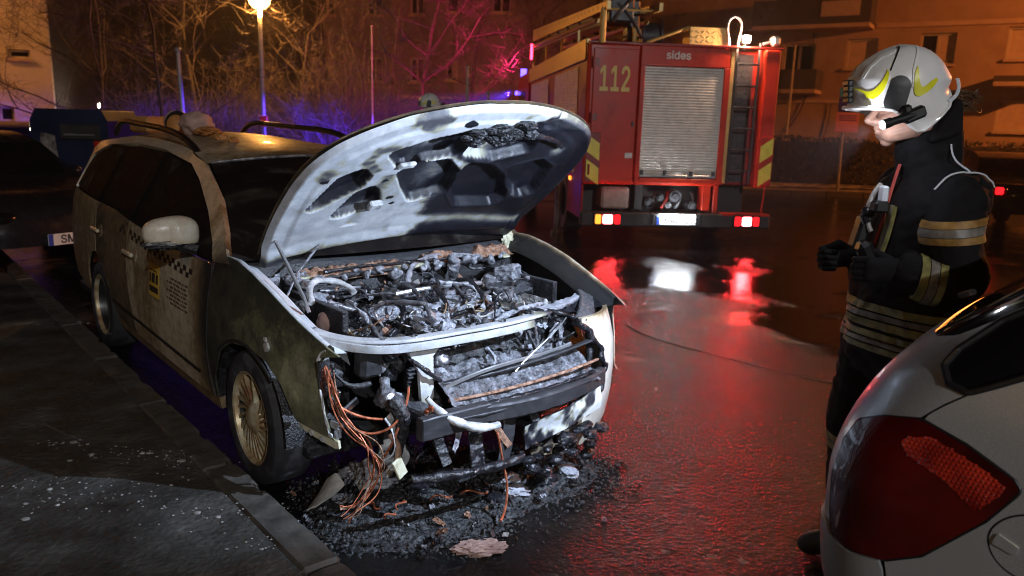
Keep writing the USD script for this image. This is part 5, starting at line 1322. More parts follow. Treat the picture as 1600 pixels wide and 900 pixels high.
# torch beam, from the lens
lens = FP + tq0
lamp('/World/helmet_torch_beam', lens + dtor * .03, (.64, .77, 1.0), TORCH_I, .012, (-.25, 3.62, .88), 40, .6)
lamp('/World/helmet_torch_spill', lens + np.array([-.02, -.0, -.012]) , (.86, .90, 1.0), .55, .012)
# ================================================================== silver hatchback close on the right
HWS, RC = .85, .22
_sr = PchipInterpolator([0.2, .35, .48, .62, .75, .82, .95, 1.08, 1.16, 1.22, 1.32, 1.45, 1.52], [.10, .05, .010, .0, .0, .01, .052, .125, .20, .265, .39, .57, .75])
_gs = PchipInterpolator([.2, .4, .6, .75, .9, 1.0, 1.1, 1.2, 1.35, 1.5], [.96, .985, 1, 1, .99, .97, .935, .89, .80, .70])
def spos(u, z, off=0.0):
    """Skin of the hatchback: u runs round from the middle of its back to its right flank."""
    def f(u, z):
        ff = HWS - RC; a = RC * np.pi / 2
        th = np.clip((u - ff) / RC, 0, np.pi / 2)
        y = np.where(u < ff, u, ff + RC * np.sin(th)); s = np.where(u < ff, .04 * (u / ff) ** 2 - .04, RC * (1 - np.cos(th))) + np.maximum(u - ff - a, 0)
        return np.stack([_sr(z) + s, -y * _gs(z), z], -1)
    u = np.asarray(u, float); z = np.asarray(z, float); e = 1e-3
    du = f(u + e, z) - f(u - e, z); dz = f(u, z + e) - f(u, z - e)
    n = np.cross(du, dz); n /= np.linalg.norm(n, axis=-1, keepdims=True)
    return f(u, z) + n * off, n
def skin(poly, off=0.0, t=.008, h=.03):
    poly = poly if isinstance(poly, Polygon) else Polygon(poly)
    p, T = tri_poly(poly, h)
    V, n = spos(p[:, 0], p[:, 1], off)
    return shell(V, T, n, t)[0]
_a = math.radians(-45); _o = np.array([.84, 1.95, 0]) - .05 * np.array([math.cos(_a), math.sin(_a), 0]) + HWS * np.array([-math.sin(_a), math.cos(_a), 0])
SC = thing('silver_hatchback', 'silver hatchback whose rear corner fills the lower right', 'car', _o, -45)
LAMP = Polygon([(.823, .60), (.800, .66), (.790, .76), (.785, .86), (.800, .925), (.870, .965), (.955, .989), (1.075, .958), (1.201, .910), (1.226, .890), (1.222, .872), (1.192, .794), (1.076, .653), (.997, .606), (.901, .590)]).buffer(-.02).buffer(.02)
SEAM = [(.955, .989), (.974, 1.032), (.995, 1.068), (1.03, 1.10), (1.10, 1.20), (1.16, 1.30), (1.20, 1.42)]
FLAP = Point(1.285, .765).buffer(.078, 24)
quarter = Polygon(SEAM + [(3.2, 1.42), (3.2, .25), (1.02, .25), (1.0, .56), (.99, .62)] + [(1.10, .80)]).buffer(0)
gl_rear = Polygon([(.856, 1.16), (.88, 1.12), (.937, 1.084), (.990, 1.074), (1.015, 1.10), (1.08, 1.20), (1.14, 1.30), (1.165, 1.40), (.92, 1.41), (.85, 1.33), (.838, 1.24)]).buffer(-.015).buffer(.015)
gl_back = Polygon([(.0, 1.17), (.74, 1.165), (.80, 1.185), (.822, 1.24), (.832, 1.33), (.90, 1.415), (.90, 1.44), (.0, 1.44)]).buffer(-.02).buffer(.02)
side_glass = Polygon([(1.42, 1.06), (3.2, 1.02), (3.2, 1.36), (1.62, 1.38), (1.47, 1.20)]).buffer(-.03).buffer(.03)
gap = .004
quarter = quarter.difference(LAMP.buffer(gap)).difference(FLAP.buffer(.003)).difference(side_glass)
quarter = max(getattr(quarter, 'geoms', [quarter]), key=lambda a: a.area)
part(SC, 'rear_quarter', skin(quarter, 0, .01, .03), 'silver_paint')
gate = Polygon([(.0, .60), (.80, .62), (.79, .92), (.87, .970), (.955, .992)] + [(x - .006, z + .003) for x, z in SEAM] + [(.0, 1.48)]).buffer(0).difference(LAMP.buffer(gap)).difference(gl_rear.buffer(.002)).difference(gl_back)
for g_ in getattr(gate, 'geoms', [gate]):
    if g_.area > .002:
        part(SC, 'tailgate', skin(g_, -.001, .01, .03), 'silver_paint')
bump_ = Polygon([(.0, .25), (1.012, .25), (.992, .56), (.985, .60), (.90, .583), (.815, .592), (.80, .612), (.0, .592)]).buffer(0).difference(LAMP.buffer(gap))
bump_ = max(getattr(bump_, 'geoms', [bump_]), key=lambda a: a.area)
part(SC, 'rear_bumper', skin(bump_, .006, .012, .03), 'silver_paint')
part(SC, 'inner_shell', skin(Polygon([(.0, .25), (3.2, .25), (3.2, 1.42), (.0, 1.42)]), -.035, .004, .08), 'trim_black')
tl = part(SC, 'tail_lamp', skin(LAMP, .004, .012, .012), 'tail_lens', smooth=25, label='dark red diamond-shaped tail lamp')
refl = Polygon([(.94, .93), (1.0, .955), (1.14, .913), (1.198, .886), (1.193, .86), (1.165, .81), (1.08, .862), (.98, .895)]).buffer(-.012).buffer(.012)
rows = []
for i, uu in enumerate(np.arange(.95, 1.21, .0105)):
    for j, z_ in enumerate(np.arange(.76, .97, .0105)):
        c = Point(uu, z_)
        if refl.contains(c):
            rows.append(Polygon([(uu - .0042, z_ - .0042), (uu + .0042, z_ - .0042), (uu + .0042, z_ + .0042), (uu - .0042, z_ + .0042)]))
part(tl, 'reflector', skin(refl, .0055, .001, .012), 'tail_reflector', label='brighter red reflector field')
V = []
cells = []
for q_ in rows:
    c = np.array(q_.exterior.coords[:4]); b, n = spos(c[:, 0], c[:, 1], .0060)
    ap = b.mean(0) + n.mean(0) * .0028
    cells.append(trimesh.Trimesh(np.vstack([b, ap]), [[0, 1, 4], [1, 2, 4], [2, 3, 4], [3, 0, 4]], process=False))
part(tl, 'reflector_cells', cat(*cells), 'tail_reflector', smooth=False, kind='stuff')
part(tl, 'lamp_bead', tube(spos(np.array([c[0] for c in LAMP.exterior.coords]), np.array([c[1] for c in LAMP.exterior.coords]), .001)[0], .0042, 6), 'trim_black')
fp_ = part(SC, 'fuel_flap', skin(FLAP.buffer(-.002), .001, .008, .02), 'silver_paint', label='round fuel flap')
part(fp_, 'flap_grip', skin(Polygon([(1.222, .752), (1.262, .742), (1.266, .756), (1.226, .772)]).buffer(.004), .006, .006, .01), 'silver_paint')
part(SC, 'flap_gap', tube(spos(1.285 + .079 * np.cos(np.linspace(0, 6.283, 50)), .765 + .079 * np.sin(np.linspace(0, 6.283, 50)), -.004)[0], .004, 5), 'trim_black')
part(SC, 'rear_window', skin(gl_back, -.004, .006, .03), 'dark_glass')
part(SC, 'corner_window', skin(gl_rear, -.004, .006, .03), 'dark_glass', label='dark slanting corner window')
ge = np.array(gl_rear.exterior.coords)
ge = ge[ge[:, 0] > .3]
part(SC, 'window_rubber', tube(spos(ge[:, 0], ge[:, 1], .002)[0], .009, 8), 'trim_black')
part(SC, 'side_window', skin(side_glass, -.006, .006, .05), 'dark_glass')
part(SC, 'rear_wiper', tube([tuple(spos(.05, 1.15, .03)[0]), tuple(spos(.35, 1.19, .035)[0]), tuple(spos(.60, 1.24, .035)[0])], .009, 8), 'trim_black')
G = np.stack([np.column_stack([np.linspace(.60, 2.8, 20), np.full(20, y), 1.42 + .08 * (1 - (y / .62) ** 2) + .03 * np.sin(np.linspace(0, 3, 20))]) for y in np.linspace(-.62, .62, 13)], 1)
part(SC, 'roof', grid(G[:, ::-1][::-1]), 'silver_paint')
for y in (-.78, .78):
    part(SC, 'wheel', tf(lathe([(.2, -.09), (.27, -.10), (.31, -.07), (.31, .07), (.27, .10), (.2, .09)], 32), (.78, y, .31), (90, 0, 0)), 'rubber')
part(SC, 'far_side', span((.3, .70, .25), (2.9, .80, 1.05), .05), 'silver_paint')
part(SC, 'roof_spoiler', span((.60, -.55, 1.41), (.75, .55, 1.44), .015), 'trim_black')

# ================================================================== dark parked cars (x forward from the middle, y left)
SEC = [(-2.15, .45), (-2.18, .75), (-2.10, .93), (-1.55, .99), (-1.05, 1.34), (-.55, 1.44), (.10, 1.43), (.55, 1.33), (1.10, .98), (1.85, .86), (2.10, .72), (2.16, .42)]
def dark_car(name, label, pos, rz, plate=None, group='dark cars parked beyond the taxi'):
    c = thing(name, label, 'car', pos, rz, None)
    sx = np.array([p[0] for p in SEC]); sz = np.array([p[1] for p in SEC])
    t = np.r_[0, np.cumsum(np.hypot(np.diff(sx), np.diff(sz)))]; q = np.linspace(0, t[-1], 70)
    X, Z = PchipInterpolator(t, sx)(q), PchipInterpolator(t, sz)(q)
    wd = .82 * (1 - .10 * (np.abs(X) / 2.2) ** 4) * np.interp(Z, [.3, .6, .95, 1.45], [.97, 1, .95, .70])
    G = np.stack([np.column_stack([X - .10 * np.sign(X) * (np.abs(s) ** 3) * (np.abs(X) > 1.7), s * wd, Z]) for s in np.linspace(-1, 1, 15)], 1)
    part(c, 'body', grid(G), 'dark_paint', smooth=True)
    for sg in (-1, 1):
        zz = np.linspace(0, 1, 8)
        S_ = np.stack([np.column_stack([X, sg * np.interp(.28 + (Z - .28) * a, [.28, .6, .95, 1.45], [.955, 1, .95, .70]) * .82 * (1 - .10 * (np.abs(X) / 2.2) ** 4), .28 + (Z - .28) * a]) for a in zz], 1)
        g_ = grid(S_ if sg < 0 else S_[::-1]); part(c, 'side_panel', g_, 'dark_paint', smooth=True)
        for x in (-1.30, 1.32):
            w_ = part(c, 'wheel', tf(lathe([(.2, -.09), (.27, -.10), (.31, -.07), (.31, .07), (.27, .10), (.2, .09)], 28), (x, sg * .75, .31), (90, 0, 0)), 'rubber')
            part(w_, 'rim', tf(lathe([(0, .02), (.18, .03), (.20, .05), (.20, -.05), (0, -.05)], 20), (x, sg * .80, .31), (-90 * sg, 0, 0)), 'steel_dark')
        part(c, 'headlamp', tf(blob(.12, 0, 1, 0, 3, (.5, 1.1, .55)), (2.03, sg * .55, .68)), 'dark_glass')
        part(c, 'tail_light', cbox(.05, .22, .16, .02, (-2.15, sg * .58, .80)), 'engine_red_dark')
        part(c, 'door_mirror', tf(blob(.1, 0, 1, 0, 2, (.6, 1.0, .7)), (.72, sg * .90, 1.0)), 'dark_paint')
    part(c, 'windscreen', grid(np.stack([np.column_stack([np.linspace(.62, 1.06, 8), np.full(8, y), np.linspace(1.31, 1.015, 8) + .012]) for y in (.62, .2, -.2, -.62)], 1)), 'dark_glass')
    if plate:
        p_ = part(c, 'number_plate', cbox(.012, .52, .11, .003, (2.175, 0, .47)), 'plate_white')
        m = text_plate(plate, .075, (0, 0, 0), .002, True, True); m.vertices = np.column_stack([-m.vertices[:, 1], m.vertices[:, 0], m.vertices[:, 2]])
        part(p_, 'plate_print', tf(m, (2.182, .01, .435)), 'plate_black')
        part(p_, 'country_band', span((2.180, -.259, .416), (2.183, -.215, .524), 0), 'plate_blue')
    return c
dcr = dark_car('parked_car', 'dark car with white number plate beyond the rear of the taxi', (-6.14, 8.59, 0), -30, 'SM 07')
dark_car('parked_car', 'dark car far left with an orange glint on its roof', (-10.6, 16.2, 0), -64)
rc = dark_car('parked_car', 'dark car with one red light behind the firefighter', (9.04, 15.0, 0), 78)
part(rc, 'lit_tail_light', cbox(.05, .13, .12, .02, (-2.17, .60, .83)), 'tail_red')

# ================================================================== ground
road = hfield(-90, 110, -12, 200, lambda X, Y: 0 * X, 60, 60)
solo('road', road, 'wet_asphalt', kind='structure')
KD = np.array([math.cos(math.radians(-49.81)), math.sin(math.radians(-49.81)), 0]); KN = np.array([-KD[1], KD[0], 0])
K0 = np.array([-.4662, 3.9158, 0]) - .985 * KN          # a point of the kerb's road edge
PV = thing('pavement', None, None, K0, -49.81, kind='structure')
part(PV, 'pavement_top', hfield(-24, 12, -14, -.1512, lambda X, Y: .1385 + .005 * (meshkit.fbm(np.stack([X, Y, X * 0], -1) * .8, 3, 4) - .5), 200, 90), 'pavement_asphalt')
for k in range(34):
    x0 = -22 + k * 1.0
    kb = cbox(.988, .150, .30, .014, (x0 + .5, -.075, -.008))
    if -9 < x0 < 3:
        v_, f_ = trimesh.remesh.subdivide_to_size(kb.vertices, kb.faces, .03, max_iter=8)
        kb = trimesh.Trimesh(v_, f_, process=True)
        dn = .010 * (meshkit.fbm(kb.vertices * 14, 4, k) - .55) - .022 * np.clip(meshkit.fbm(kb.vertices * 7, 3, k + 3) - .60, 0, 1) * 4 * (kb.vertices[:, 1] > -.03)
        kb.vertices = kb.vertices + kb.vertex_normals * np.minimum(dn, .001)[:, None]
    part(PV, 'kerb_stone', tf(kb, (0, 0, .003 * math.sin(k * 2.1))), 'kerb_concrete')
line_pts = np.array([[1.00, 6.55], [1.25, 6.02], [1.62, 5.62], [1.95, 5.30], [2.5, 4.9]])
sp_ = CubicSpline(np.arange(5), line_pts)(np.linspace(0, 4, 60)); tg = np.gradient(sp_, axis=0); tg /= np.linalg.norm(tg, axis=1, keepdims=True); nn = np.column_stack([-tg[:, 1], tg[:, 0]])
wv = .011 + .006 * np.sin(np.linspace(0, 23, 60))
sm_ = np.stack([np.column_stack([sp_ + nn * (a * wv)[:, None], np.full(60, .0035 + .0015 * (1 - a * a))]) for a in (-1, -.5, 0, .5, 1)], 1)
solo('road_dark_line', grid(sm_), 'dark_line', kind='structure')  # thin dark strip lying on the road
FPV = thing('far_pavement', None, None, (0, 0, 0), 0, kind='structure')
part(FPV, 'pavement_top', hfield(-30, 60, 21.6, 60, lambda X, Y: .12 + 0 * X, 40, 30), 'far_pavement')
for k in range(40):
    part(FPV, 'kerb_stone', cbox(.992, .16, .30, .015, (-14 + k * 1.0, 21.52, -.01)), 'kerb_concrete')

# ------------------------------------------------------------------ burnt rubbish under the nose
C0 = np.array([-.4662, 3.9158, 0])
def car_w(x, y, z=0):
    return C0 + KD * x + KN * y + np.array([0, 0, z])
patch = Polygon([(-.80, 2.98), (-.86, 3.30), (-.62, 3.60), (-.30, 3.75), (.20, 3.80), (.42, 3.60), (.30, 3.36), (.05, 3.16), (-.12, 2.98), (-.30, 2.84), (-.55, 2.84)]).buffer(.06)
X_, Y_ = np.meshgrid(np.linspace(-1.0, .6, 300), np.linspace(2.7, 3.95, 240), indexing='ij')
dd = shapely.distance(shapely.points(X_, Y_), patch.boundary) * np.where(shapely.contains_xy(patch, X_, Y_), 1, -1)
P3 = np.stack([X_, Y_, 0 * X_], -1)
edge_n = dd + .10 * (meshkit.fbm(P3 * 7, 4, 3) - .5)
hgt = .026 * np.clip(edge_n / .12, -.3, 1) * (.45 + meshkit.fbm(P3 * 22, 4, 6)) + .016 * (meshkit.fbm(P3 * 60, 4, 8) - .5) * (edge_n > 0) - .004
G = np.stack([X_, Y_, np.where(edge_n > -.04, hgt, -.02)], -1)
solo('ash_heap', grid(G), 'rubble', 'grey heap of soaked ash under the burnt nose', 'ash', kind='stuff')
frag = []
for k in range(3600):
    for _ in range(20):
        x, y = RNG.uniform(-1.0, .65), RNG.uniform(2.75, 3.9)
        if patch.buffer(.02 + abs(RNG.normal(0, .10))).contains(Point(x, y)):
            break
    r = RNG.uniform(.0018, .0062) * (2.2 if k % 23 == 0 else 1)
    frag.append(tf(blob(r, .5, 2, k % 30, 1, RNG.uniform(.5, 1.5, 3)), (x, y, (.018 if patch.contains(Point(x, y)) else .001) + r * .3), RNG.uniform(0, 180, 3)))
solo('ash_crumbs', cat(*frag), 'rubble', 'burnt crumbs scattered over the ash heap', 'crumbs', kind='stuff')
def crumple(w, h, amp, seed, n=36, curl=0.0):
    def f(X, Y):
        P = np.stack([X / w, Y / h, 0 * X], -1)
        return amp * (np.abs(meshkit.fbm(P * 3 + seed, 4, seed) - .5) * 2 + .3 * meshkit.fbm(P * 9 + seed, 2, seed)) + curl * (X / w * 2) ** 2
    return hfield(-w / 2, w / 2, -h / 2, h / 2, f, n, n)
shard = extrude(Polygon([(0, 0), (.05, .015), (.085, .10), (.10, .17), (.045, .205), (-.01, .19), (-.002, .10)]).buffer(-.006).buffer(.006), .008).subdivide().subdivide().subdivide()
shard.vertices[:, 2] += .30 * (shard.vertices[:, 1] - .06) ** 2 * 3 + .02 * np.sin(shard.vertices[:, 0] * 30)
solo('plastic_shard', tf(shard, (-.845, 3.04, .03), (18, -8, -22)), 'melted_plastic', 'pale melted plastic shard leaning on the ash near the wheel', 'debris')
bf = thing('blower_fan', 'grey crushed blower housing with a round rim in the ash', 'debris', (-.63, 3.36, .03), 0)
part(bf, 'housing', tf(blob(.105, .45, 2.6, 9, 4, (1.25, .9, .55)), (0, 0, .03)), 'ashy')
part(bf, 'round_rim', tf(lathe([(.045, .02), (.075, .03), (.082, .02), (.08, -.03), (.05, -.02), (.03, .0), (0, .005)], 26), (.085, .10, .085), (48, 22, 0)), 'ash_white')
part(bf, 'torn_sheet', tf(crumple(.20, .16, .05, 3), (.02, -.02, .05), (12, -18, 30)), 'ash_white')
for k, (x, y, rz, L) in enumerate(((-.33, 3.16, 20, .10), (-.46, 3.06, 75, .09), (-.60, 3.10, -30, .07), (-.20, 3.22, 10, .12), (-.50, 2.98, 50, .06))):
    solo('wire_scrap', tf(tube([(0, 0, .012), (L * .4, .014, .02), (L * .8, -.008, .014), (L, .012, .010)], .0045, 6, 12), (x, y, .034), (0, 0, rz)), 'copper_wire', ['copper wire scrap right of the middle of the ash', 'longest curve of copper wire at the front of the ash', 'copper wire scrap nearest the plastic shard', 'copper wire scrap farthest right on the ash', 'copper wire scrap at the front edge of the ash'][k], 'wire')
solo('foam_scrap', tf(blob(.07, .6, 3.5, 17, 4, (1.5, .7, .3)), (-.10, 2.83, .014), (0, 0, 8)), 'debris_pink', 'yellowish charred scrap on the road in front of the ash', 'debris')
for k, (x, y, s_) in enumerate(((.05, 3.30, .05), (.18, 3.42, .06), (.02, 3.42, .045), (-.05, 3.22, .04), (-.72, 3.18, .04), (-.40, 3.30, .05), (.30, 3.52, .05))):
    solo('charred_chunk', tf(blob(s_, .5, 2.6, 30 + k, 3, (1.2, .9, .5)), (x, y, .03), (0, 0, 50 * k)), 'char_wet' if k % 2 else 'ashy', ['black chunk right of the ash heap', 'largest black chunk under the bumper corner', 'grey chunk behind the copper wire', 'small black chunk at the ash edge', 'grey chunk beside the plastic shard', 'black chunk in the middle of the ash', 'grey chunk farthest right under the bumper'][k], 'debris')
lf = 0
for k, (px, py) in enumerate(((1112, 872), (740, 868), (790, 838), (1160, 880), (1040, 865))):
    p = at(px, py, 1); p = (p - [0, 0, CAM_H]) * (CAM_H / (CAM_H - p[2]))
    solo('road_litter', tf(crumple(.035, .025, .008, 40 + k, 10), (p[0], p[1], .006), (0, 0, 40 * k)), 'slush', 'small pale scrap lying on the wet road', 'litter', 'pale scraps on the wet road')
SHN = [('glass_fragment', 'soot_glass'), ('foil_fragment', 'ashy'), ('plastic_fragment', 'char_wet'), ('plastic_fragment', 'char'), ('metal_fragment', 'aluminium_burnt'), ('plastic_fragment', 'char_wet'), ('rust_fragment', 'rust_flakes')]
DF = thing('burnt_fragments', 'mixed burnt fragments strewn over the ash heap', 'debris', (0, 0, 0), 0)
for k in range(80):
    for _ in range(20):
        x, y = RNG.uniform(-1.0, .65), RNG.uniform(2.75, 3.8)
        if patch.buffer(.05).contains(Point(x, y)):
            break
    w_, h_ = RNG.uniform(.015, .075), RNG.uniform(.01, .04)
    nm, mt = SHN[k % 7]
    part(DF, nm, tf(crumple(w_, h_, h_ * 1.1, 60 + k, 8), (x, y, .030), (RNG.uniform(-35, 35), RNG.uniform(-35, 35), RNG.uniform(0, 360))), mt)
# slush and ash on the pavement
sl = []
PW = lambda px, py: (lambda d: d * ((.142 - CAM_H) / d[2]) + [0, 0, CAM_H])(at(px, py, 1) - [0, 0, CAM_H])
for (px, py, w_, n_) in ((97, 692, .05, 26), (230, 707, .10, 30), (285, 716, .12, 34), (150, 712, .04, 12), (190, 770, .20, 40), (120, 760, .25, 40), (380, 800, .10, 26), (400, 850, .06, 16), (118, 505, .07, 22), (180, 520, .04, 12), (60, 780, .2, 30), (300, 790, .2, 26)):
    c = PW(px, py)
    for k in range(n_):
        q_ = c + np.array([RNG.normal(0, w_), RNG.normal(0, w_ * .5), 0]); r = RNG.uniform(.0016, .0055) * (2.6 if k < 2 else 1)
        sl.append(tf(blob(r, .4, 2, k % 20, 1, (1.2, 1, .45)), (q_[0], q_[1], .140), (0, 0, 30 * k)))
solo('slush_crumbs', cat(*sl), 'slush', 'grey slush crumbs scattered over the pavement', 'slush', kind='stuff')

# ================================================================== buildings
def facade_building(name, label, pos, rz, w, h, d, wins, mt, extra=None):
    b = thing(name, label, 'building', pos, rz)
    holes = [shapely.box(x0, z0, x1, z1) for x0, x1, z0, z1, k in wins]
    wall = shapely.box(w[0], -.2, w[1], h).difference(shapely.union_all(holes)) if holes else shapely.box(w[0], -.2, w[1], h)
    part(b, 'wall', cat(*[upright(g_, .25) for g_ in getattr(wall, 'geoms', [wall])]), mt, smooth=False)
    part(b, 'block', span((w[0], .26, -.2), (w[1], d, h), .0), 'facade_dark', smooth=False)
    part(b, 'roof_edge', span((w[0] - .2, -.3, h), (w[1] + .2, d, h + .25), .02), 'facade_band')
    for x0, x1, z0, z1, k in wins:
        wn = part(b, 'window', span((x0, .17, z0), (x1, .20, z1), 0), 'window_dark' if k != 'blind' else 'blind', smooth=False)
        fr = [span((x0, .10, z0), (x0 + .07, .20, z1), .004), span((x1 - .07, .10, z0), (x1, .20, z1), .004), span((x0 + .07, .10, z0), (x1 - .07, .20, z0 + .07), .004), span((x0 + .07, .10, z1 - .07), (x1 - .07, .20, z1), .004)]
        if k != 'blind' and x1 - x0 > .6:
            fr.append(span(((x0 + x1) / 2 - .04, .11, z0 + .07), ((x0 + x1) / 2 + .04, .20, z1 - .07), .004))
        part(wn, 'frame', cat(*fr), 'window_frame')
        part(wn, 'sill', span((x0 - .05, -.10, z0 - .09), (x1 + .05, .16, z0 - .002), .008), 'facade_band')
        if k == 'half':
            part(wn, 'blind', span((x0 + (x1 - x0) * .45, .135, z0 + .10), (x1 - .075, .165, z1 - .075), .004), 'blind')
        if k == 'shade':
            part(wn, 'blind', span((x0 + .075, .135, z0 + (z1 - z0) * .5), (x1 - .075, .165, z1 - .075), .004), 'blind')
    return b
W_ = []
for fl in range(4):
    dz = fl * 2.75
    for x0, x1, z0, z1, k in ((.88, 2.02, 3.90, 4.86, 'open'), (3.06, 4.08, 3.97, 4.97, 'blind'), (5.38, 6.46, 4.08, 5.08, 'half'), (7.90, 9.0, 4.20, 5.2, 'blind'), (10.4, 11.5, 4.2, 5.2, 'half'), (-1.6, -.5, 3.9, 4.86, 'half'), (-4.0, -2.9, 3.9, 4.86, 'blind')):
        W_.append((x0, x1, z0 + dz, z1 + dz, k if fl == 0 else ['half', 'blind', 'open'][(int(x0) + fl) % 3]))
for x0, x1, z0, z1 in ((7.88, 9.0, 1.92, 2.92), (5.4, 6.5, 1.9, 2.85)):
    W_.append((x0, x1, z0, z1, 'blind'))
W_ = [w for w in W_ if not (-.1 < w[0] < 3.9 and 5.1 < w[2] < 7.5)]
W_.append((.35, 1.3, 5.35, 7.3, 'open')); W_.append((2.3, 3.5, 6.2, 7.3, 'half'))
AB = facade_building('apartment_block', 'orange-lit apartment block with balconies on the right', (9, 30.5, 0), -32, (-9, 22), 12.5, 9, W_, 'facade_warm')
for x0, x1, z0, z1 in ((-.05, 3.9, 5.25, 6.25), (.86, 2.36, 3.06, 3.88), (7.7, 9.4, 3.30, 3.62)):
    bl = part(AB, 'balcony', span((x0, -1.1, z0), (x1, -.002, z0 + .14), .01), 'facade_band')
    part(bl, 'balcony_front', span((x0, -1.1, z0 + .141), (x1, -1.04, z1), .006), 'balcony_dark')
    for x in (x0, x1 - .05):
        part(bl, 'balcony_side', span((x, -1.035, z0 + .141), (x + .05, -.003, z1), .006), 'balcony_dark')
part(AB, 'balcony_screen', span((2.3, -1.13, 5.62), (3.55, -1.11, 6.12), .003), 'blind')
part(AB, 'storey_band', span((-9, -.06, 5.24), (-.06, -.001, 5.42), .005), 'facade_band'); part(AB, 'storey_band', span((3.95, -.06, 5.30), (22, -.001, 5.46), .005), 'facade_band')
part(AB, 'plinth_band', span((-9, -.05, 2.76), (5.3, -.001, 2.86), .005), 'facade_band')
part(AB, 'drain_pipe', cyl(.045, (1.58, -1.25, 1.4), (1.58, -1.25, 4.7), 8), 'window_frame')
part(AB, 'hanging_cable', tube([(1.9, -.06, 5.2), (1.95, -.05, 4.0), (1.85, -.06, 3.0), (1.2, -.05, 1.7)], .02, 6, 14), 'trim_black')
part(AB, 'hanging_cable', tube([(2.75, -.06, 2.75), (2.7, -.06, 2.0), (2.6, -.06, 1.5)], .015, 6, 10), 'trim_black')
MW = [(-4.68, -4.06, 3.32, 4.30, 'open'), (-3.12, -2.57, 3.41, 4.27, 'half'), (-6.6, -5.9, 3.3, 4.3, 'open'), (-1.2, -.4, 3.4, 4.3, 'blind'), (-8.8, -8.0, 3.3, 4.3, 'half')]
MW = MW + [(a, b, c + 2.7, d + 2.7, 'open') for a, b, c, d, _ in MW] + [(a, b, c + 5.4, d + 5.4, 'half') for a, b, c, d, _ in MW]
MB = facade_building('apartment_block', 'rose-tinted apartment block behind the bare trees in the middle', (0, 33, 0), -12, (-14, 3), 10.5, 9, MW, 'facade_rose')
bl = part(MB, 'balcony', span((-5.0, -1.0, 2.6), (-2.4, -.002, 2.72), .01), 'facade_band'); part(bl, 'balcony_front', span((-5.0, -1.0, 1.75), (-2.4, -.95, 2.6), .01), 'facade_rose')
LW = [(-1.02, -.43, 3.15, 3.41, 'open'), (-1.75, -.98, 1.32, 1.76, 'open'), (-3.2, -2.2, 3.0, 4.0, 'half'), (-1.02, -.43, 5.6, 6.2, 'open'), (-3.2, -2.2, 5.6, 6.6, 'blind')]
LB_ = facade_building('apartment_block', 'pale orange-lit house at the far left', (-14, 24, 0), 20, (-12, .08), 9.5, 8, LW, 'facade_pale')
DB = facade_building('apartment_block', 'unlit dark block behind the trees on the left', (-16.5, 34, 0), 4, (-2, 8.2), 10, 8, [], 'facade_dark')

# ================================================================== trees, shrubs, hedge
def branch(p, d, L, r, depth, out, spread, up, rng):
    n = 5
    pts = [p]
    for k in range(n):
        d = d + rng.normal(0, .16, 3) + np.array([0, 0, up]); d /= np.linalg.norm(d)
        pts.append(pts[-1] + d * L / n)
    r1 = r * .55
    out.append(tube(pts, np.linspace(r, r1, n + 1), 6 if r > .03 else 4, closed_ends=False))
    if depth <= 0 or r < .004:
        return
    for k in range(3 if depth > 1 else 6):
        i = rng.integers(2, n + 1)
        nd = d + rng.normal(0, spread, 3); nd[2] += .12; nd /= np.linalg.norm(nd)
        branch(pts[i], nd, L * rng.uniform(.55, .8), r1 * rng.uniform(.55, .8), depth - 1, out, spread, up, rng)
def twig_spray(src, n, l0, l1, rng, w=.0045):
    """Fine twigs: slender two-sided blades growing from points of the branches."""
    b = src[rng.integers(0, len(src), n)] + rng.normal(0, .03, (n, 3))
    d = rng.normal(0, 1, (n, 3)); d[:, 2] = np.abs(d[:, 2]) * .7 + .1; d /= np.linalg.norm(d, axis=1, keepdims=True)
    L = rng.uniform(l0, l1, (n, 1)); s = np.cross(d, rng.normal(0, 1, (n, 3))); s /= np.linalg.norm(s, axis=1, keepdims=True)
    m = b + d * L * .5 + rng.normal(0, .02, (n, 3))
    V = np.stack([b - s * w, b + s * w, m + s * w * .7, m - s * w * .7, b + d * L + rng.normal(0, .04, (n, 3))], 1).reshape(-1, 3)
    i = np.arange(n) * 5
    return trimesh.Trimesh(V, np.vstack([np.stack([i, i + 1, i + 2], 1), np.stack([i, i + 2, i + 3], 1), np.stack([i + 3, i + 2, i + 4], 1)]), process=False)
def tree(name, label, pos, h, r, seed, depth=4, group=None, lean=(0, 0)):
    rng = np.random.default_rng(seed)
    t = thing(name, label, 'tree', pos, 0, group)
    n = 7; pts = [np.array([0, 0, -.1])]
    d = np.array([lean[0], lean[1], 1.0])
    for k in range(n):
        d = d + np.append(rng.normal(0, .07, 2), 0); d /= np.linalg.norm(d)
        pts.append(pts[-1] + d * h * .62 / n)
    r *= .5
    part(t, 'trunk', tube(pts, np.linspace(r, r * .5, n + 1), 9), 'bark')
    out = []
    for k in range(13):
        i = rng.integers(2, n + 1)
        nd = np.append(rng.normal(0, .8, 2), rng.uniform(.3, 1.0)); nd /= np.linalg.norm(nd)
        branch(pts[i], nd, h * rng.uniform(.22, .38), r * rng.uniform(.25, .42), depth - 1, out, .55, .03, rng)
    part(t, 'crown', cat(*out), 'twig', kind='stuff')
    part(t, 'twigs', twig_spray(cat(*out).vertices, 2600, .16, .55, rng), 'twig', kind='stuff', smooth=False)
    return t
def gx(px, Y):
    return float(at(px, 195, Y)[0])
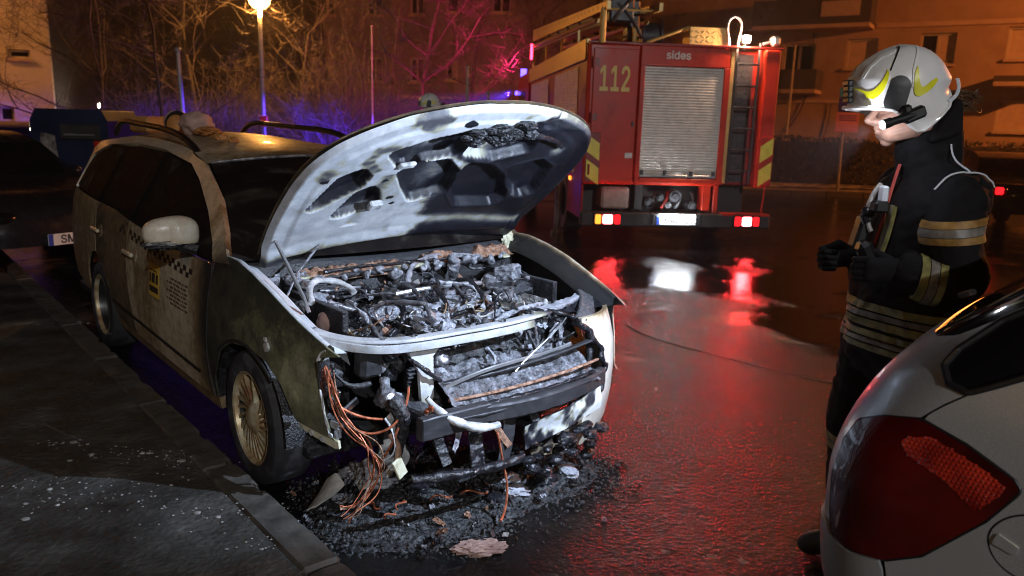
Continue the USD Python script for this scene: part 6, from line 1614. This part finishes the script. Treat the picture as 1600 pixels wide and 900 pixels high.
TL = [(gx(150, 21), 21, 7.5, .13, 'bare tree beside the pale house at the far left'), (gx(245, 18), 18, 7.0, .10, 'bare tree left of the lit street lamp, trunk bent near the top'), (gx(330, 24), 24, 8.0, .14, 'bare tree between the pole and the street lamp'),
      (gx(470, 25), 25, 7.0, .11, 'bare tree just right of the street lamp'), (gx(600, 25), 25, 8.5, .15, 'bare tree with a dark trunk before the rose-tinted block'), (gx(663, 22), 22, 8.0, .12, 'leaning bare tree before the rose-tinted windows'),
      (gx(745, 27), 27, 8.5, .16, 'bare tree left of the fire engine cab'), (gx(800, 29), 29, 9, .16, 'bare tree behind the fire engine ladder'), (gx(95, 26), 26, 8, .15, 'bare tree before the dark block at the left')]
for k, (x, y, h, r, lb) in enumerate(TL):
    tree('bare_tree', lb, (x, y, 0), h, r, 20 + k, 4, lean=(.05 * math.sin(k * 2), .02))
def shrub(pos, h, w, seed, label, n=70):
    rng = np.random.default_rng(seed)
    t = thing('bare_shrub', label, 'shrub', pos, 0)
    out = []
    for k in range(n):
        a = rng.uniform(0, 2 * math.pi); rad = abs(rng.normal(0, .16)) * w
        b = np.array([rad * math.cos(a), rad * math.sin(a), 0])
        d = np.array([math.cos(a) * rng.uniform(.05, .55) * w / h * 1.6, math.sin(a) * rng.uniform(.05, .55), 1.0])
        branch(b, d / np.linalg.norm(d), h * rng.uniform(.45, .85), rng.uniform(.010, .020), 1, out, .35, .02, rng)
    part(t, 'stem', cat(*out[:1]), 'bark')
    part(t, 'crown', cat(*out[1:]), 'twig', kind='stuff')
    part(t, 'twigs', twig_spray(cat(*out[1:]).vertices, 1800, .10, .4, rng, .004), 'twig', kind='stuff', smooth=False)
shrub((gx(525, 23), 23, 0), 3.1, 1.7, 3, 'bare bushy shrub glowing pink and blue, right of the street lamp', 110)
shrub((gx(450, 24), 24, 0), 2.6, 1.3, 4, 'bare shrub close behind the street lamp', 60)
shrub((gx(350, 23), 23, 0), 2.6, 1.7, 5, 'dark bare shrub between the pole and the street lamp', 70)
shrub((gx(590, 24), 24, 0), 2.3, 1.3, 6, 'bare shrub left of the distant firefighter', 50)
shrub((gx(240, 21), 21, 0), 2.4, 1.5, 7, 'bare shrub above the taxi roof at the left', 50)
# hedge
hd = thing('hedge', 'dark clipped hedge along the foot of the right-hand block', 'hedge', (6.0, 25.2, .12), -6)
lv = []
hv, hf_, nb = [], [], 0
rng = np.random.default_rng(9)
N = 26000
c = np.column_stack([rng.uniform(-1, 22, N), rng.uniform(-.55, .55, N), rng.uniform(0, 1.45, N) ** 1.0])
edge_ = np.maximum(np.abs(c[:, 1]) / .55, c[:, 2] / 1.45)
c = c[(edge_ > .55) | (rng.random(N) < .15)]
a = rng.normal(0, 1, (len(c), 3)); a /= np.linalg.norm(a, axis=1, keepdims=True); b = rng.normal(0, 1, (len(c), 3)); b -= a * (a * b).sum(1, keepdims=True); b /= np.linalg.norm(b, axis=1, keepdims=True)
s_ = rng.uniform(.03, .075, (len(c), 1))
c[:, 2] += .10 * (meshkit.fbm(c * 1.4, 3, 2) - .5)
hv = np.stack([c + a * s_, c + b * s_ * .5, c - a * s_, c - b * s_ * .5], 1).reshape(-1, 3)
i = np.arange(len(c)) * 4
part(hd, 'foliage', trimesh.Trimesh(hv, np.vstack([np.stack([i, i + 1, i + 2], 1), np.stack([i, i + 2, i + 3], 1)]), process=False), 'hedge_leaf', smooth=False, kind='stuff')
part(hd, 'core', span((-.9, -.40, 0), (21.9, .40, 1.30), .05), 'facade_dark')
solo('verge', hfield(5, 30, 22.6, 25.6, lambda X, Y: .135 + .04 * meshkit.fbm(np.stack([X, Y, X * 0], -1) * 2, 3, 5), 80, 20), 'soil', kind='structure')

# ================================================================== street furniture
def street_lamp(label, pos, rz, h=4.55, lit='sodium_lamp', inten=900, color=(1, .42, .085), group=None, aim=None, cone=None):
    t = thing('street_lamp', label, 'street lamp', pos, rz, group)
    part(t, 'post', tube([(0, 0, 0), (0, 0, 1.0), (0, 0, h)], [.085, .075, .05], 12), 'post_metal')
    part(t, 'base_collar', cyl(.11, (0, 0, 0), (0, 0, .5), 12), 'post_metal')
    part(t, 'lamp_head', tf(lathe([(0, .20), (.10, .19), (.26, .10), (.33, .02), (.33, 0), (.0, .02)], 24), (0, 0, h + .16)), 'post_metal')
    part(t, 'lamp_globe', tf(lathe([(0, -.20), (.16, -.17), (.26, -.06), (.29, .05), (.29, .15), (0, .155)], 24), (0, 0, h)), lit, label='glowing sodium globe')
    lamp(t + '/lamp_light', (0, 0, h - .26), color, inten, .12, None if aim is None else np.asarray(aim, float) - np.asarray(pos), cone)
    return t
street_lamp('lit street lamp with orange globe above the taxi', (gx(412, 22), 22, .12), 0, 4.58, inten=SODIUM)
def slim_post(label, pos, h, r, tilt=0, mt='post_metal'):
    t = thing('slim_post', label, 'post', pos, 0)
    part(t, 'shaft', tube([(0, 0, 0), (tilt * .5, 0, h * .5), (tilt, 0, h)], [r, r * .9, r * .7], 10), mt)
    part(t, 'cap', tf(blob(r * 1.1, 0, 1, 0, 2), (tilt, 0, h)), mt)
    part(t, 'foot', cyl(r * 2, (0, 0, 0), (0, 0, .06), 10), mt)
slim_post('thin post left of the street lamp, its foot lit blue', (gx(289, 16), 16, 0), 2.92, .055, -.06)
slim_post('thin pale post standing left of the fire engine cab', (gx(729, 16), 16, 0), 2.75, .035)
slim_post('thin tall post with a small pale head behind the shrubs', (gx(582, 22), 22, 0), 4.15, .03)
slim_post('short dark post close to the fire engine cab', (gx(762, 18), 18, 0), 2.35, .04)
cbx = thing('marker_box', 'small red box fixed to the foot of the street lamp', 'box', (gx(413, 21.7), 21.7, 1.55), 0)
part(cbx, 'case', cbox(.20, .12, .26, .02), 'engine_red'); part(cbx, 'lid', cbox(.22, .14, .03, .01, (0, 0, .145)), 'engine_red_dark')
part(cbx, 'stand', cyl(.04, (0, 0, -1.55), (0, 0, -.13), 8), 'post_metal')
ps = thing('parking_sign', 'blue and pink sign on a slim violet-lit pole by the hedge', 'sign', tuple(at(1309, 290, 22) * [1, 1, 0] + [0, 0, .12]), 0)
q1 = at(1322, 140, 22) - np.array([at(1309, 290, 22)[0], 22, .12])
tl_ = .0
part(ps, 'pole', tube([(0, 0, 0), (q1[0] * .5, 0, q1[2] * .5), (q1[0], 0, q1[2])], .04, 10), 'post_metal')
zc2 = lambda px, py: at(px, py, 22) - np.array([at(1309, 290, 22)[0], 22, .12])
a1, a2, a3, a4 = zc2(1312, 137), zc2(1332, 152), zc2(1332, 176), zc2(1338, 207)
part(ps, 'sign_plate', span((a1[0], -.07, a2[2]), (a2[0], -.05, a1[2]), .004), 'sign_blue'); part(ps, 'sign_plate', span((a1[0], -.07, a3[2] + .01), (a3[0], -.05, a2[2] - .01), .004), 'sign_navy')
part(ps, 'sign_plate', span((zc2(1306, 176)[0], -.075, a4[2]), (a4[0], -.05, a3[2] - .01), .004), 'sign_pink')
part(ps, 'sign_print', cat(*[span((zc2(1310, 176)[0], -.078, a3[2] - .10 - .06 * k), (a4[0] - .06 - .04 * (k % 2), -.0755, a3[2] - .075 - .06 * k), 0) for k in range(3)]), 'sign_navy')
# clothes container at the left
ct = thing('recycling_container', 'dark blue steel container with a torn pale poster', 'container', (-6.10, 11.3, 0), 2)
cs_ = extrude(Polygon([(-.52, 0), (.52, 0), (.52, 1.55), (.44, 1.70), (-.44, 1.70), (-.52, 1.55)]).buffer(-.03).buffer(.03), 1.0)
cs_.vertices = np.column_stack([cs_.vertices[:, 0], cs_.vertices[:, 2] - .5, cs_.vertices[:, 1]]); cs_.invert()
part(ct, 'shell', cs_, 'container_blue')
part(ct, 'poster', tf(upright(Polygon([(-.50, .55), (-.22, .50), (-.20, .9), (-.24, 1.35), (-.42, 1.38), (-.48, 1.0)]), .004), (.04, -.512, 0)), 'poster_torn', label='torn pale poster')
part(ct, 'hatch', cbox(.55, .05, .22, .02, (.15, -.52, 1.40)), 'steel_dark'); part(ct, 'hatch_handle', cyl(.015, (-.05, -.56, 1.36), (.35, -.56, 1.36), 8), 'steel_light')
part(ct, 'painted_reflection', cbox(.09, .01, .13, .01, (.36, -.508, 1.22)), 'tail_reflector')  # lamp reflection on the container, painted as a small red plate
for k, (px, py, Y, mt, r, lb) in enumerate(((158, 165, 26, 'work_white', .10, 'white lamp glinting between the trees over the container'), (137, 179, 26, 'amber_glow', .09, 'dim amber lamp over the container'), (153, 197, 24, 'sodium_lamp', .06, 'amber lamp at the container edge'), (4, 196, 18, 'sodium_lamp', .07, 'amber lamp at the far left edge'), (26, 248, 15, 'sodium_lamp', .06, 'low amber lamp over the far left car'))):
    p = at(px, py, Y)
    t = thing('garden_lamp', lb, 'lamp', (p[0], p[1], 0), 0)
    part(t, 'post', cyl(.025, (0, 0, 0), (0, 0, p[2] - r), 8), 'post_metal'); part(t, 'globe', tf(blob(r, 0, 1, 0, 2), (0, 0, p[2])), mt); part(t, 'cap', cyl(r * .6, (0, 0, p[2] + r * .8), (0, 0, p[2] + r * 1.15), 8), 'post_metal')
# ================================================================== the lamps' light beyond the frame and on the fire engine
street_lamp('street lamp on the pavement before the right-hand block', (20.5, 17.0, .12), 0, 7.0, inten=1900, color=(1, .27, .05))
street_lamp('street lamp beside the house at the far left', (-18.0, 20.3, 0), 0, 6.5, inten=330, color=(1, .36, .07), aim=(-17.5, 25.5, 2.5), cone=66)
street_lamp('street lamp on the pavement behind the viewer', (-4.5, -5.5, .138), 0, 6.0, inten=50, color=(1, .60, .26))
street_lamp('unseen white fill lamp added behind the viewer on the right', (6.0, -13.5, 0), 0, 7.5, inten=1500, color=(.95, .97, 1), aim=(1.2, 5.0, .5), cone=17)  # added white fill on the street lamp model, for engine, helmet and hatchback
lamp('/World/work_lamp_light', tuple(np.array([.941, 10.8, 0]) + Rot.from_euler('z', 6, degrees=True).apply([2.14, -.05, 2.89])), (1, .62, .40), 45, .05)
FTR = Rot.from_euler('z', 6, degrees=True); FTO = np.array([.941, 10.8, 0])
lamp('/World/blue_beacon_light', FTO + FTR.apply([-.25, 8.5, 2.42]), (.08, .03, 1), 5200, .08, FTO + FTR.apply([-6.5, 11.0, 2.42 - 6.7 * math.tan(math.radians(31))]), 31, .3)
lamp('/World/added_blue_light', FTO + FTR.apply([-.25, 8.9, 2.40]), (.08, .03, 1), 3200, .08, FTO + FTR.apply([-6.3, 6.0, 2.40 - 6.7 * math.tan(math.radians(27))]), 27, .3)  # second blue spot, added so the beacon colour reaches the left post
lamp('/World/red_beacon_light', FTO + FTR.apply([-.05, 8.0, 3.3]), (1, .03, .20), 480, .08, FTO + FTR.apply([-4.0, 20.0, 3.0]), 38, .6)
# thin smoke and mist hanging over the street
M['street_mist'] = usdkit.material(stage, '/World/Looks/street_mist', {'v': ('principled_volume', {'color': (.85, .82, .80), 'density': .0014, 'anisotropy': .35})}, [], volume='v.volume')
solo('haze', trimesh.creation.box(bounds=[(-95, -20, -1.2), (115, 205, 16)]), 'street_mist', None, None, kind='stuff', smooth=False)
